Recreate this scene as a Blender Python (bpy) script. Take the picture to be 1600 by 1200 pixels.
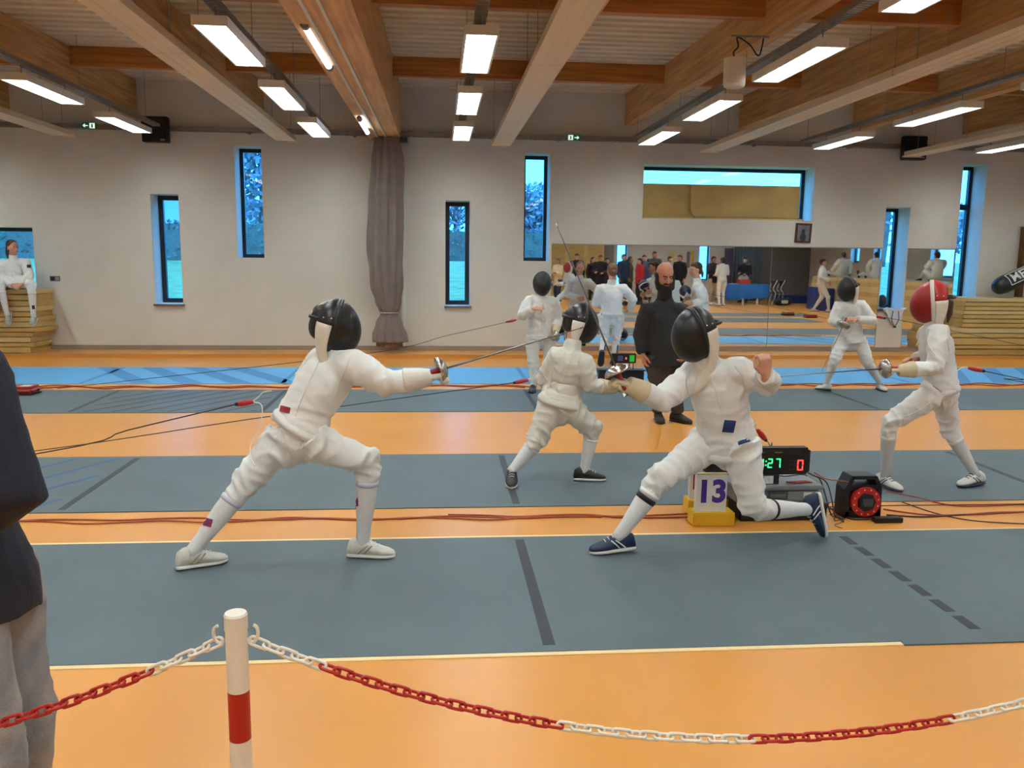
import bpy, bmesh, math, random
import numpy as np
from mathutils import Vector as V, Matrix, noise
random.seed(7)
for o in list(bpy.data.objects): bpy.data.objects.remove(o, do_unlink=True)
SC = bpy.context.scene
COL = SC.collection
PI = math.pi
# ------------------------------------------------------------------ camera
F_PX, H_CAM = 1320.0, 1.70
def _n(a): return a/np.linalg.norm(a)
dY = _n(np.array([685-800., 398-600., F_PX]))
dX = np.array([16200-800., 590-600., F_PX]); dX = _n(dX-dY*(dX@dY))
dZ = np.cross(dX, dY)
R_WC = np.stack([dX, dY, dZ])                     # world <- camera (x right, y down, z forward)
cam_d = bpy.data.cameras.new('camera'); cam = bpy.data.objects.new('camera', cam_d); COL.objects.link(cam)
cam_d.sensor_width = 36; cam_d.lens = F_PX/1600*36; cam_d.clip_start = .05; cam_d.clip_end = 400
cx, cy, cz = R_WC[:, 0], R_WC[:, 1], R_WC[:, 2]
cam.matrix_world = Matrix(((cx[0], -cy[0], -cz[0], 0), (cx[1], -cy[1], -cz[1], 0), (cx[2], -cy[2], -cz[2], H_CAM), (0, 0, 0, 1)))
SC.camera = cam
# ------------------------------------------------------------------ light + exposure
SKY = (.045, .34, .96); SKY_STRENGTH = 9.0
LAMP = (.88, .98, 1.0); LAMP_STRENGTH = 30.0
SC.view_settings.view_transform = 'Standard'; SC.view_settings.look = 'None'
SC.view_settings.exposure = 0.0; SC.view_settings.gamma = 1.0
SC.view_settings.use_curve_mapping = False
wd = bpy.data.worlds.new('World'); SC.world = wd; wd.use_nodes = True
nt = wd.node_tree; bg = nt.nodes['Background']
tcw = nt.nodes.new('ShaderNodeTexCoord'); nzw = nt.nodes.new('ShaderNodeTexNoise'); rpw = nt.nodes.new('ShaderNodeValToRGB')
nzw.inputs['Scale'].default_value = 2.2; nzw.inputs['Detail'].default_value = 4
rpw.color_ramp.elements[0].position = .35; rpw.color_ramp.elements[0].color = (*SKY, 1)
rpw.color_ramp.elements[1].position = .75; rpw.color_ramp.elements[1].color = (.09, .45, 1.0, 1)
nt.links.new(tcw.outputs['Generated'], nzw.inputs['Vector']); nt.links.new(nzw.outputs['Fac'], rpw.inputs['Fac']); nt.links.new(rpw.outputs['Color'], bg.inputs['Color'])
bg.inputs['Strength'].default_value = SKY_STRENGTH
# ------------------------------------------------------------------ helpers
def ray(u, v): return R_WC @ np.array([u-800., v-600., F_PX])
def at(u, v, Y):
    r = ray(u, v); return V((r[0]*Y/r[1], Y, H_CAM+r[2]*Y/r[1]))
def gr(u, v, z=0.):
    r = ray(u, v); k = (z-H_CAM)/r[2]; return V((r[0]*k, r[1]*k, z))
def lin(c): return tuple((x/255/12.92 if x/255 <= .04045 else ((x/255+.055)/1.055)**2.4) for x in c)
MATS = {}
def mat(name, rgb, rough=.6, metal=0., noise_=None, bump=None, spec=.5, emit=0., coord='Object', stretch=None, sheen=0., raw=False, trans=0., weave=None, rgb2=None):
    if name in MATS: return MATS[name]
    m = bpy.data.materials.new(name); m.use_nodes = True; t = m.node_tree; b = t.nodes['Principled BSDF']
    c = rgb if raw else lin(rgb)
    b.inputs['Base Color'].default_value = (*c, 1); b.inputs['Roughness'].default_value = rough; b.inputs['Metallic'].default_value = metal
    b.inputs['Specular IOR Level'].default_value = spec
    if sheen: b.inputs['Sheen Weight'].default_value = sheen
    if emit:
        b.inputs['Emission Color'].default_value = (*c, 1); b.inputs['Emission Strength'].default_value = emit
    vec = None
    if noise_ or bump or weave:
        tc = t.nodes.new('ShaderNodeTexCoord'); mp = t.nodes.new('ShaderNodeMapping')
        t.links.new(tc.outputs[coord], mp.inputs['Vector']); vec = mp.outputs['Vector']
        if stretch: mp.inputs['Scale'].default_value = stretch
    if noise_:
        nz = t.nodes.new('ShaderNodeTexNoise'); nz.inputs['Scale'].default_value = noise_[0]; nz.inputs['Detail'].default_value = 5
        t.links.new(vec, nz.inputs['Vector'])
        rp = t.nodes.new('ShaderNodeValToRGB'); k = noise_[1]
        c2 = tuple(x*(1-k) for x in c) if rgb2 is None else lin(rgb2)
        rp.color_ramp.elements[0].position = .3; rp.color_ramp.elements[0].color = (*c2, 1)
        rp.color_ramp.elements[1].position = .7; rp.color_ramp.elements[1].color = (*[min(1, x*(1+k*.4)) for x in c], 1)
        t.links.new(nz.outputs['Fac'], rp.inputs['Fac']); t.links.new(rp.outputs['Color'], b.inputs['Base Color'])
    if bump:
        nb = t.nodes.new('ShaderNodeTexNoise'); nb.inputs['Scale'].default_value = bump[0]; nb.inputs['Detail'].default_value = 4
        t.links.new(vec, nb.inputs['Vector'])
        bp = t.nodes.new('ShaderNodeBump'); bp.inputs['Strength'].default_value = bump[1]; bp.inputs['Distance'].default_value = .01
        t.links.new(nb.outputs['Fac'], bp.inputs['Height']); t.links.new(bp.outputs['Normal'], b.inputs['Normal'])
    if weave:
        ck = t.nodes.new('ShaderNodeTexChecker'); ck.inputs['Scale'].default_value = weave
        t.links.new(vec, ck.inputs['Vector'])
        bp = t.nodes.new('ShaderNodeBump'); bp.inputs['Strength'].default_value = .4; bp.inputs['Distance'].default_value = .002
        t.links.new(ck.outputs['Fac'], bp.inputs['Height']); t.links.new(bp.outputs['Normal'], b.inputs['Normal'])
    MATS[name] = m; return m
def glassmat():
    if 'pane' in MATS: return MATS['pane']
    m = bpy.data.materials.new('pane'); m.use_nodes = True; t = m.node_tree
    for n_ in list(t.nodes): t.nodes.remove(n_)
    o = t.nodes.new('ShaderNodeOutputMaterial'); mx = t.nodes.new('ShaderNodeMixShader'); tr = t.nodes.new('ShaderNodeBsdfTransparent'); gl = t.nodes.new('ShaderNodeBsdfGlossy')
    tr.inputs['Color'].default_value = (.9, .97, 1, 1); gl.inputs['Roughness'].default_value = .02; mx.inputs['Fac'].default_value = .06
    t.links.new(tr.outputs[0], mx.inputs[1]); t.links.new(gl.outputs[0], mx.inputs[2]); t.links.new(mx.outputs[0], o.inputs['Surface'])
    MATS['pane'] = m; return m
def tag(o, label=None, cat=None, group=None, kind=None):
    if label: o['label'] = label
    if cat: o['category'] = cat
    if group: o['group'] = group
    if kind: o['kind'] = kind
    return o
def empty(name, loc, label=None, cat=None, group=None, rz=0.):
    o = bpy.data.objects.new(name, None); COL.objects.link(o); o.location = loc; o.rotation_euler = (0, 0, rz); o.empty_display_size = .1
    return tag(o, label, cat, group)
def link(name, me, m=None, parent=None, smooth=False):
    o = bpy.data.objects.new(name, me); COL.objects.link(o)
    if m is not None and not me.materials:
        me.materials.append(m)
    if smooth:
        for p in me.polygons: p.use_smooth = True
    if parent: o.parent = parent
    return o
def build(name, bm, m, parent=None, smooth=False, local=False):
    """bm given in world space unless local; parented objects get coordinates relative to the parent."""
    if parent is not None and not local:
        bm.transform(inv_world(parent))
    bmesh.ops.recalc_face_normals(bm, faces=bm.faces)
    me = bpy.data.meshes.new(name); bm.to_mesh(me); bm.free()
    return link(name, me, m, parent, smooth)
def world_of(o):
    mw = Matrix.Translation(o.location) @ o.rotation_euler.to_matrix().to_4x4()
    return world_of(o.parent) @ mw if o.parent else mw
def inv_world(o): return world_of(o).inverted()
def box(bm, x0, x1, y0, y1, z0, z1, M=None):
    vs = [bm.verts.new((x, y, z)) for x in (x0, x1) for y in (y0, y1) for z in (z0, z1)]
    if M is not None:
        for v_ in vs: v_.co = M @ v_.co
    for f in ((0, 1, 3, 2), (4, 6, 7, 5), (0, 4, 5, 1), (2, 3, 7, 6), (0, 2, 6, 4), (1, 5, 7, 3)): bm.faces.new([vs[i] for i in f])
    return bm
def nb(): return bmesh.new()
def bx(name, x0, x1, y0, y1, z0, z1, m, parent=None, bev=0., M=None):
    b = box(nb(), x0, x1, y0, y1, z0, z1, M)
    if bev: bmesh.ops.bevel(b, geom=list(b.edges), offset=bev, segments=2, affect='EDGES')
    return build(name, b, m, parent)
def frame_axes(t, ref):
    t = t.normalized(); l = (ref - t*ref.dot(t))
    if l.length < 1e-4:
        l = V((0, 0, 1)).cross(t)
        if l.length < 1e-3: l = V((1, 0, 0))
    l.normalize(); return t, l, t.cross(l).normalized()
def loft(bm, pts, rad, side=None, n=14, cap='round'):
    pts = [V(p) for p in pts]; N = len(pts); rings = []
    tans = []
    for i in range(N):
        a = pts[max(0, i-1)]; b = pts[min(N-1, i+1)]
        t = (b-a)
        tans.append(t.normalized() if t.length > 1e-6 else V((0, 0, 1)))
    ref = None
    def ring(p, t, ra, rb, sd):
        t, l, b = frame_axes(t, sd)
        return [bm.verts.new(p + l*(ra*math.cos(2*PI*k/n)) + b*(rb*math.sin(2*PI*k/n))) for k in range(n)]
    sds = []
    prev = V((1, .13, .07))
    for i in range(N):
        if side is None: sd = prev
        elif isinstance(side, (list, tuple)) and not isinstance(side, V): sd = side[i]
        else: sd = side
        t, l, b = frame_axes(tans[i], V(sd)); prev = l; sds.append(l)
    rr = [(r, r) if not isinstance(r, (tuple, list)) else r for r in rad]
    if cap == 'round' or cap == 'start':
        r = min(rr[0])
        rings.append(ring(pts[0]-tans[0]*r*.87, tans[0], rr[0][0]*.5, rr[0][1]*.5, sds[0]))
        rings.append(ring(pts[0]-tans[0]*r*.5, tans[0], rr[0][0]*.87, rr[0][1]*.87, sds[0]))
    for i in range(N): rings.append(ring(pts[i], tans[i], rr[i][0], rr[i][1], sds[i]))
    if cap == 'round' or cap == 'end':
        r = min(rr[-1])
        rings.append(ring(pts[-1]+tans[-1]*r*.5, tans[-1], rr[-1][0]*.87, rr[-1][1]*.87, sds[-1]))
        rings.append(ring(pts[-1]+tans[-1]*r*.87, tans[-1], rr[-1][0]*.5, rr[-1][1]*.5, sds[-1]))
    for a, b in zip(rings[:-1], rings[1:]):
        for k in range(n): bm.faces.new((a[k], a[(k+1) % n], b[(k+1) % n], b[k]))
    bm.faces.new(list(reversed(rings[0]))); bm.faces.new(rings[-1])
    return bm
def ell(bm, c, ax, r, nu=14, nv=9):
    """ellipsoid: ax = three unit vectors, r = three radii"""
    c = V(c); vs = []
    for i in range(1, nv):
        th = PI*i/nv
        vs.append([bm.verts.new(c + ax[0]*(r[0]*math.sin(th)*math.cos(2*PI*k/nu)) + ax[1]*(r[1]*math.sin(th)*math.sin(2*PI*k/nu)) + ax[2]*(r[2]*math.cos(th))) for k in range(nu)])
    top = bm.verts.new(c+ax[2]*r[2]); bot = bm.verts.new(c-ax[2]*r[2])
    for k in range(nu):
        bm.faces.new((top, vs[0][k], vs[0][(k+1) % nu])); bm.faces.new((bot, vs[-1][(k+1) % nu], vs[-1][k]))
    for a, b in zip(vs[:-1], vs[1:]):
        for k in range(nu): bm.faces.new((a[k], b[k], b[(k+1) % nu], a[(k+1) % nu]))
    return bm
XYZ = (V((1, 0, 0)), V((0, 1, 0)), V((0, 0, 1)))
def smooth_path(pts, per=6):
    pts = [V(p) for p in pts]; out = []
    for i in range(len(pts)-1):
        p0 = pts[max(0, i-1)]; p1 = pts[i]; p2 = pts[i+1]; p3 = pts[min(len(pts)-1, i+2)]
        for k in range(per):
            t = k/per
            out.append(.5*((2*p1)+(p2-p0)*t+(2*p0-5*p1+4*p2-p3)*t*t+(3*p1-p0-3*p2+p3)*t**3))
    out.append(pts[-1]); return out
def tube(name, pts, r, m, parent=None, per=6, n=6):
    p = smooth_path(pts, per) if per else [V(q) for q in pts]
    return build(name, loft(nb(), p, [r]*len(p), n=n, cap='flat'), m, parent, smooth=True)
def text_mesh(name, s, size, m, parent, M, extrude=.001, bold=0.):
    cu = bpy.data.curves.new(name, 'FONT'); cu.body = s; cu.size = size; cu.extrude = extrude; cu.align_x = 'CENTER'; cu.align_y = 'CENTER'; cu.offset = bold
    o = bpy.data.objects.new(name, cu); COL.objects.link(o)
    dg = bpy.context.evaluated_depsgraph_get(); me = bpy.data.meshes.new_from_object(o.evaluated_get(dg))
    bpy.data.objects.remove(o, do_unlink=True); bpy.data.curves.remove(cu)
    me.transform(inv_world(parent) @ M if parent else M)
    me.materials.clear(); return link(name, me, m, parent)
def facing(loc, right, up):
    r = V(right).normalized(); u = V(up).normalized(); n_ = r.cross(u)
    return Matrix(((r.x, u.x, n_.x, loc[0]), (r.y, u.y, n_.y, loc[1]), (r.z, u.z, n_.z, loc[2]), (0, 0, 0, 1)))
def copy_tree(o, parent=None):
    c = o.copy(); COL.objects.link(c); c.parent = parent
    for ch in list(o.children): copy_tree(ch, c)
    return c
#SECTION-STRUCTURE
# ------------------------------------------------------------------ room shell
W = 14.65; STEP_Y = 13.98; STEP_Z = .06; XL, XR, YB = -9.0, 15.2, -4.6
M_wall = mat('wall_paint', (214, 208, 195), .8, noise_=(1.3, .06), bump=(60, .12))
M_wall2 = mat('wall_paint_grey', (120, 118, 116), .8, noise_=(2, .08))
M_floor = mat('orange_lino', (214, 146, 66), .36, noise_=(1.1, .07), bump=(220, .04), spec=.45)
M_base = mat('baseboard_paint', (150, 132, 116), .6, noise_=(3, .05))
M_frame = mat('dark_frame', (16, 22, 34), .4, noise_=(8, .1))
M_white = mat('white_paint', (226, 224, 216), .5, noise_=(5, .03))
M_wood = mat('glulam', (212, 168, 112), .55, noise_=(3.2, .3), bump=(30, .08), stretch=(6, .35, 7), rgb2=(178, 130, 78))
M_woodx = mat('purlin_wood', (190, 132, 70), .55, noise_=(3.2, .3), bump=(30, .08), stretch=(.4, 6, 7), rgb2=(160, 94, 38))
M_deck = mat('steel_deck', (218, 204, 180), .55, noise_=(2, .1))
M_metal = mat('galvanised', (150, 148, 142), .45, metal=.7, noise_=(30, .15))
M_black = mat('black_plastic', (18, 18, 20), .45, noise_=(20, .1))
def deck_z(Y): return 4.43-.025*(W-Y)
def beam_z(Y): return 3.91-.012*(W-Y)
def wall(name, p0, du, length, height, holes, depth, m):
    """vertical wall from p0 along unit vector du; inside face first, thickness 'depth' along the outward normal; holes (a0,a1,z0,z1)"""
    du = V(du); nrm = du.cross(V((0, 0, 1)))            # outward
    xs = sorted({0., length, *[h[0] for h in holes], *[h[1] for h in holes]}); zs = sorted({0., height, *[h[2] for h in holes], *[h[3] for h in holes]})
    b = nb(); cache = {}
    def vtx(a, z, d):
        k = (round(a, 4), round(z, 4), d)
        if k not in cache: cache[k] = b.verts.new(V(p0)+du*a+V((0, 0, z))+nrm*d)
        return cache[k]
    for x0, x1 in zip(xs[:-1], xs[1:]):
        for z0, z1 in zip(zs[:-1], zs[1:]):
            if any(h[0]-1e-6 <= x0 and x1 <= h[1]+1e-6 and h[2]-1e-6 <= z0 and z1 <= h[3]+1e-6 for h in holes): continue
            for d in (0., depth): b.faces.new([vtx(x0, z0, d), vtx(x1, z0, d), vtx(x1, z1, d), vtx(x0, z1, d)])
    for a0, a1, z0, z1 in holes:
        ax = [x for x in xs if a0-1e-6 <= x <= a1+1e-6]; az = [z for z in zs if z0-1e-6 <= z <= z1+1e-6]
        for u0, u1 in zip(ax[:-1], ax[1:]):
            for z in (z0, z1): b.faces.new([vtx(u0, z, 0.), vtx(u1, z, 0.), vtx(u1, z, depth), vtx(u0, z, depth)])
        for q0, q1 in zip(az[:-1], az[1:]):
            for a in (a0, a1): b.faces.new([vtx(a, q0, 0.), vtx(a, q1, 0.), vtx(a, q1, depth), vtx(a, q0, depth)])
    for a0, a1, s0, s1 in [(0, length, 0, 0), (0, length, height, height)]:
        pass
    me_o = build(name, b, m); return tag(me_o, kind='structure')
WIN = [(-7.5, -6.61, .83, 2.06), (-4.72, -4.27, .83, 2.63), (-3.35, -2.91, 1.61, 3.43), (.12, .54, .83, 2.61), (1.46, 1.90, 1.61, 3.42), (3.52, 6.56, 2.37, 3.28), (7.91, 8.36, .83, 2.63), (9.28, 9.73, .84, 3.40)]
HW = 4.6
wall('wall_back', (XR, W, 0), (-1, 0, 0), XR-XL, HW, [(XR-b, XR-a, c, d) for a, b, c, d in WIN], .47, M_wall)
wall('wall_left', (XL, W, 0), (0, -1, 0), W-YB, HW, [], .3, M_wall)
RW = [(-1.13, -.52, 1.6, 2.8), (.51, 1.1, 1.6, 2.8), (4.0, 5.2, 1.2, 2.4)]
wall('wall_right', (XR, YB, 0), (0, 1, 0), W-YB, HW, [(a-YB, b-YB, c, d) for a, b, c, d in RW], .3, M_wall)
FW = [(7.14, 7.58, .3, 2.7), (10.54, 10.97, .8, 2.7)]
wall('wall_front', (XL, YB, 0), (1, 0, 0), XR-XL, HW, [(a-XL, b-XL, c, d) for a, b, c, d in FW], .3, M_wall)
tag(bx('floor', XL, XR, YB, W, -.12, 0, M_floor), kind='structure')
stp = tag(bx('trim_1', XL, XR, STEP_Y, W, 0, STEP_Z, M_floor), kind='structure')
bx('riser', XL, XR, STEP_Y-.012, STEP_Y, .0, STEP_Z-.006, M_floor, stp)
bx('nosing', XL, XR, STEP_Y-.02, STEP_Y+.03, STEP_Z-.006, STEP_Z+.003, mat('nosing', (196, 150, 96), .5, noise_=(8, .1)), stp)
tag(bx('baseboard_back', XL, XR, W-.02, W, STEP_Z, STEP_Z+.075, M_base), kind='structure')
tag(bx('baseboard_front', XL, XR, YB, YB+.02, 0, .09, M_base), kind='structure')
tag(bx('baseboard_right', XR-.02, XR, YB+.02, STEP_Y-.02, 0, .09, M_base), kind='structure')
# steel deck with ribs running along x
b = nb(); prof = []; y = YB-.3; per = .25
while y < W+.3:
    for dy, dz in ((0, 0), (.12, 0), (.145, .05), (.225, .05)): prof.append((y+dy, dz))
    y += per
l_, r_ = [], []
for y, dz in prof:
    l_.append(b.verts.new((XL-.3, y, deck_z(y)+dz))); r_.append(b.verts.new((XR+.3, y, deck_z(y)+dz)))
for i in range(len(prof)-1): b.faces.new((l_[i], r_[i], r_[i+1], l_[i+1]))
tag(build('ceiling', b, M_deck), kind='structure')
# windows in the back wall
def window(i, x0, x1, z0, z1, fw=.065, mull=None, sill=True, fy=15.05, ofs=.0):
    e = empty(f'window_{i}', ((x0+x1)/2, fy, z0)); tag(e, kind='structure')
    for n_, a in (('frame_jamb', (x0, x0+fw, z0, z1)), ('frame_jamb', (x1-fw, x1, z0, z1)), ('frame_rail', (x0+fw, x1-fw, z1-fw, z1)), ('frame_rail', (x0+fw, x1-fw, z0, z0+fw))):
        bx(n_, a[0], a[1], fy, fy+.07, a[2], a[3], M_frame, e)
    if mull: bx('transom', x0+fw, x1-fw, fy, fy+.07, mull-.05, mull+.05, M_frame, e)
    bx('pane', x0+fw, x1-fw, fy+.03, fy+.036, z0+fw, z1-fw, glassmat(), e)
    if sill: bx('window_sill', x0-.02, x1+.03, W-.05, fy-.001, z0-.035, z0-.001, mat('sill', (112, 96, 84), .5, noise_=(4, .1)), e)
    return e
for i, (a, b_, c, d) in enumerate(WIN):
    window(i+1, a, b_, c, d, .075 if i in (1, 3) else .06, 2.68 if i == 7 else None, i in (1, 3, 6, 7))
def window_r(i, a, b_, c, d, ax):
    e = empty(f'window_{i}', (XR+.1, a, c) if ax == 'x' else (a, YB-.1, c)); tag(e, kind='structure')
    f = .06
    for n_, q in (('frame_jamb', (a, a+f, c, d)), ('frame_jamb', (b_-f, b_, c, d)), ('frame_rail', (a+f, b_-f, d-f, d)), ('frame_rail', (a+f, b_-f, c, c+f))):
        if ax == 'x': bx(n_, XR+.15, XR+.21, q[0], q[1], q[2], q[3], M_frame, e)
        else: bx(n_, q[0], q[1], YB-.21, YB-.15, q[2], q[3], M_frame, e)
    if ax == 'x': bx('pane', XR+.17, XR+.176, a+f, b_-f, c+f, d-f, glassmat(), e)
    else: bx('pane', a+f, b_-f, YB-.176, YB-.17, c+f, d-f, glassmat(), e)
for i, q in enumerate(RW): window_r(9+i, *q, 'x')
for i, q in enumerate(FW): window_r(12+i, *q, 'y')
tag(bx('trim_2', -.62, -.56, W-.05, W, STEP_Z+.075, 3.6, M_white), kind='structure')      # pilaster strip beside the curtain
# mirrors on the back wall
m = bpy.data.materials.new('mirror'); m.use_nodes = True; MATS['mirror'] = m
pb = m.node_tree.nodes['Principled BSDF']; pb.inputs['Metallic'].default_value = 1; pb.inputs['Roughness'].default_value = .015; pb.inputs['Base Color'].default_value = (.86, .88, .86, 1)
M_trimm = mat('mirror_edge', (148, 136, 120), .35, metal=.6, noise_=(20, .05))
for x0, x1, lb in ((1.95, 5.86, 'long wall mirror panel reflecting the crowd of spectators'), (5.868, 7.88, 'wall mirror panel below the framed picture, ending at the low window'), (8.38, 9.27, 'narrow wall mirror panel between the two windows beside the stacked mats')):
    e = empty('wall_mirror', ((x0+x1)/2, W, .13)); tag(e, lb, 'mirror')
    bx('mirror_glass', x0, x1, W-.012, W-.004, .145, 1.9, MATS['mirror'], e)
    bx('backing', x0, x1, W-.004, W-.0005, .145, 1.9, M_black, e)
    bx('edge_strip', x0-.004, x1+.004, W-.02, W-.0005, 1.9, 1.915, M_trimm, e)
    bx('edge_strip', x0-.004, x1+.004, W-.02, W-.0005, .136, .145, M_trimm, e)
    bx('edge_strip', x1, x1+.005, W-.018, W-.0005, .145, 1.9, M_trimm, e)
# ------------------------------------------------------------------ roof timber
def beam(x0, x1, y0=YB, y1=W, zb=None, label='long glulam roof beam running from the camera side to the window wall', group='glulam roof beams', name='glulam_beam'):
    b = nb(); zb = zb or beam_z
    vs = [b.verts.new(p) for p in ((x0, y0, zb(y0)), (x1, y0, zb(y0)), (x1, y0, deck_z(y0)), (x0, y0, deck_z(y0)), (x0, y1, zb(y1)), (x1, y1, zb(y1)), (x1, y1, deck_z(y1)), (x0, y1, deck_z(y1)))]
    for f in ((0, 1, 2, 3), (4, 7, 6, 5), (0, 4, 5, 1), (1, 5, 6, 2), (2, 6, 7, 3), (3, 7, 4, 0)): b.faces.new([vs[i] for i in f])
    o = build(name, b, M_wood); return tag(o, label, 'beam', group)
BX = [(-8.97, -8.81), (-6.98, -6.82), (-5.0, -4.85), (-3.0, -2.84), (1.27, 1.43), (3.16, 3.32), (5.15, 5.31), (7.18, 7.34), (9.2, 9.36), (11.2, 11.36), (13.2, 13.36)]
for i, (x0, x1) in enumerate(BX): beam(x0, x1, label=f'plain glulam beam, {("fourth", "third", "second", "first", "first", "second", "third", "fourth", "fifth", "sixth", "seventh")[i]} from the deep beam towards the {"seated fencer" if i < 4 else "punching bag"}', group=None)
bc = beam(-1.14, -.62, zb=lambda Y: 3.58-.012*(W-Y), label='deep wide glulam beam with curtain rails on its underside', group=None, name='deep_glulam_beam')
for x in (-.99, -.86):
    b = nb(); 
    for ya, yb_ in ((YB, W-.25),):
        za, zb_ = 3.58-.012*(W-ya), 3.58-.012*(W-yb_)
        vs = [b.verts.new(p) for p in ((x, ya, za-.02), (x+.025, ya, za-.02), (x+.025, ya, za), (x, ya, za), (x, yb_, zb_-.02), (x+.025, yb_, zb_-.02), (x+.025, yb_, zb_), (x, yb_, zb_))]
        for f in ((0, 1, 2, 3), (4, 7, 6, 5), (0, 4, 5, 1), (1, 5, 6, 2), (2, 6, 7, 3), (3, 7, 4, 0)): b.faces.new([vs[i] for i in f])
    build('curtain_rail', b, mat('rail_white', (214, 208, 196), .4, metal=.3, noise_=(9, .05)), bc)
XS = sorted(BX+[(-1.14, -.62)])
for yp, h_ in ((12.2, .25), (8.45, .26), (4.6, .26), (.8, .26)):
    for (a, b_), (c, d) in zip(XS[:-1], XS[1:]):
        zt = deck_z(yp)-.005
        bi = XS.index((a, b_)); di = XS.index((-1.14, -.62)); k = bi-di
        bay = f'{("first", "second", "third", "fourth", "fifth", "sixth", "seventh")[k]} bay from the deep beam towards the punching bag' if k >= 0 else f'{("first", "second", "third", "fourth", "fifth")[-k-1]} bay from the deep beam towards the seated fencer'
        tag(bx('timber_purlin', b_, c, yp-.06, yp+.06, zt-h_, zt, M_woodx), f'{("first", "second", "third", "fourth")[(12.2, 8.45, 4.6, .8).index(yp)]} purlin from the window wall, {bay}', 'beam')
# ------------------------------------------------------------------ lights
M_diff = mat('diffuser', LAMP, .4, raw=True, emit=LAMP_STRENGTH)
M_tube = mat('tube_glow', (.72, .80, 1.0), .4, raw=True, emit=9.)
def make_light():
    e = empty('pendant_light', (0, 0, 0)); L, w_ = 1.47, .28
    b = nb(); t = .018
    box(b, -w_/2, -w_/2+t, 0, L, 0, .075); box(b, w_/2-t, w_/2, 0, L, 0, .075); box(b, -w_/2+t, w_/2-t, 0, t, 0, .075); box(b, -w_/2+t, w_/2-t, L-t, L, 0, .075); box(b, -w_/2+t, w_/2-t, t, L-t, .06, .075)
    build('housing', b, M_white, e, local=True)
    b = box(nb(), -w_/2+t, w_/2-t, t, L-t, .03, .04); build('diffuser', b, M_diff, e, local=True)
    for k in (-1, 0, 1):
        b = box(nb(), k*.062-.003, k*.062+.003, t, L-t, .004, .029); build('louvre_blade', b, M_white, e, local=True)
    for k in range(1, 12):
        b = box(nb(), -w_/2+t, w_/2-t, L*k/12-.0015, L*k/12+.0015, .012, .029); build('louvre_blade', b, M_white, e, local=True)
    for y in (.2, L-.2):
        b = loft(nb(), [(0, y, .075), (0, y, .19)], [.006, .006], n=6, cap='flat'); build('hanger', b, M_metal, e, local=True)
    return e
proto = make_light(); first = True
LZ = 3.45
def in_picture(x, y):
    for t in np.linspace(0, 1.47, 30):
        for dx_ in (-.14, .14):
            for z in (LZ, LZ+.075):
                c = R_WC.T @ (np.array([x+dx_, y+t, z-H_CAM]))
                if c[2] > .1 and 0 <= c[0]/c[2]*F_PX+800 <= 1600 and 0 <= c[1]/c[2]*F_PX+600 <= 1200: return True
    return False
for rx in (-7.2, -4.42, -1.78, .35, 3.27, 6.12, 8.87, 11.7, 14.2):
    ys = [12.05, 9.6, 7.12, 4.65, 2.2, -.25, -2.7]
    side = 'by the far side wall'
    for y in ys if rx < 14 else []:
        o = proto if first else copy_tree(proto); first = False
        o.location = (rx, y, LZ); o.name = 'pendant_light' if in_picture(rx, y) else 'pendant_light_offscreen'
        side = {-7.2: 'over the seated fencer', -4.42: 'in the row under the left-arrow exit sign', -1.78: 'in the row beside the tube lamps', .35: 'in the row right of the curtain', 3.27: 'in the row beside the pendant cylinder', 6.12: 'in the row over the framed picture', 8.87: 'in the row over the punching bag', 11.7: 'in the row over the blue table'}[rx]
        tag(o, f'white louvred light {side}, {("nearest", "second from", "third from", "fourth from", "fifth from", "sixth from", "seventh from")[ys.index(y)]} the window wall', 'light')
    e = empty('cable_tray', (rx, 0, LZ+.19)); tag(e, f'perforated steel cable tray carrying lights {side}' if rx < 14 else 'perforated steel cable tray along the far side wall', 'cable tray')
    for s in (-.05, .05): bx('side_rail', rx+s-.002, rx+s+.002, YB+.3, 14.2, LZ+.19, LZ+.235, M_metal, e)
    b = nb(); y = YB+.3
    while y < 14.15:
        box(b, rx-.048, rx+.048, y, y+.035, LZ+.19, LZ+.193); y += .055
    tag(build('tray_rungs', b, M_metal, e), kind='stuff')
    for k in range(8):
        y = 13.9-2.45*k
        if y > YB+.4: tube('suspension_wire', [(rx-.06, y, LZ+.2), (rx-.06, y, deck_z(y)+.02)], .004, M_metal, e, per=0)
for y0, y1, lb in ((7.2, 8.75, 'bare fluorescent tube lamp beside the deep beam, above the lunging fencer'), (11.95, 13.3, 'bare fluorescent tube lamp beside the deep beam, next to the curtain top')):
    e = empty('tube_lamp', (-1.07 - .12, y0, 3.5)); tag(e, lb, 'light'); x = -1.19
    x = -1.06 if y0 > 0 else x
    build('glass_tube', loft(nb(), [(x, y0+.05, 3.5), (x, y1-.05, 3.5)], [.03, .03], n=12, cap='flat'), M_tube, e, True)
    for y in (y0, y1): build('end_cap', loft(nb(), [(x, y-.05, 3.5), (x, y+.05, 3.5)], [.036, .036], n=12, cap='flat'), mat('cap_grey', (120, 118, 116), .4, noise_=(9, .05)), e, True)
    for y in (y0+.2, y1-.2): bx('bracket', x-.012, x+.012, y-.02, y+.02, 3.531, 3.578-.012*(W-y), M_metal, e)
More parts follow.
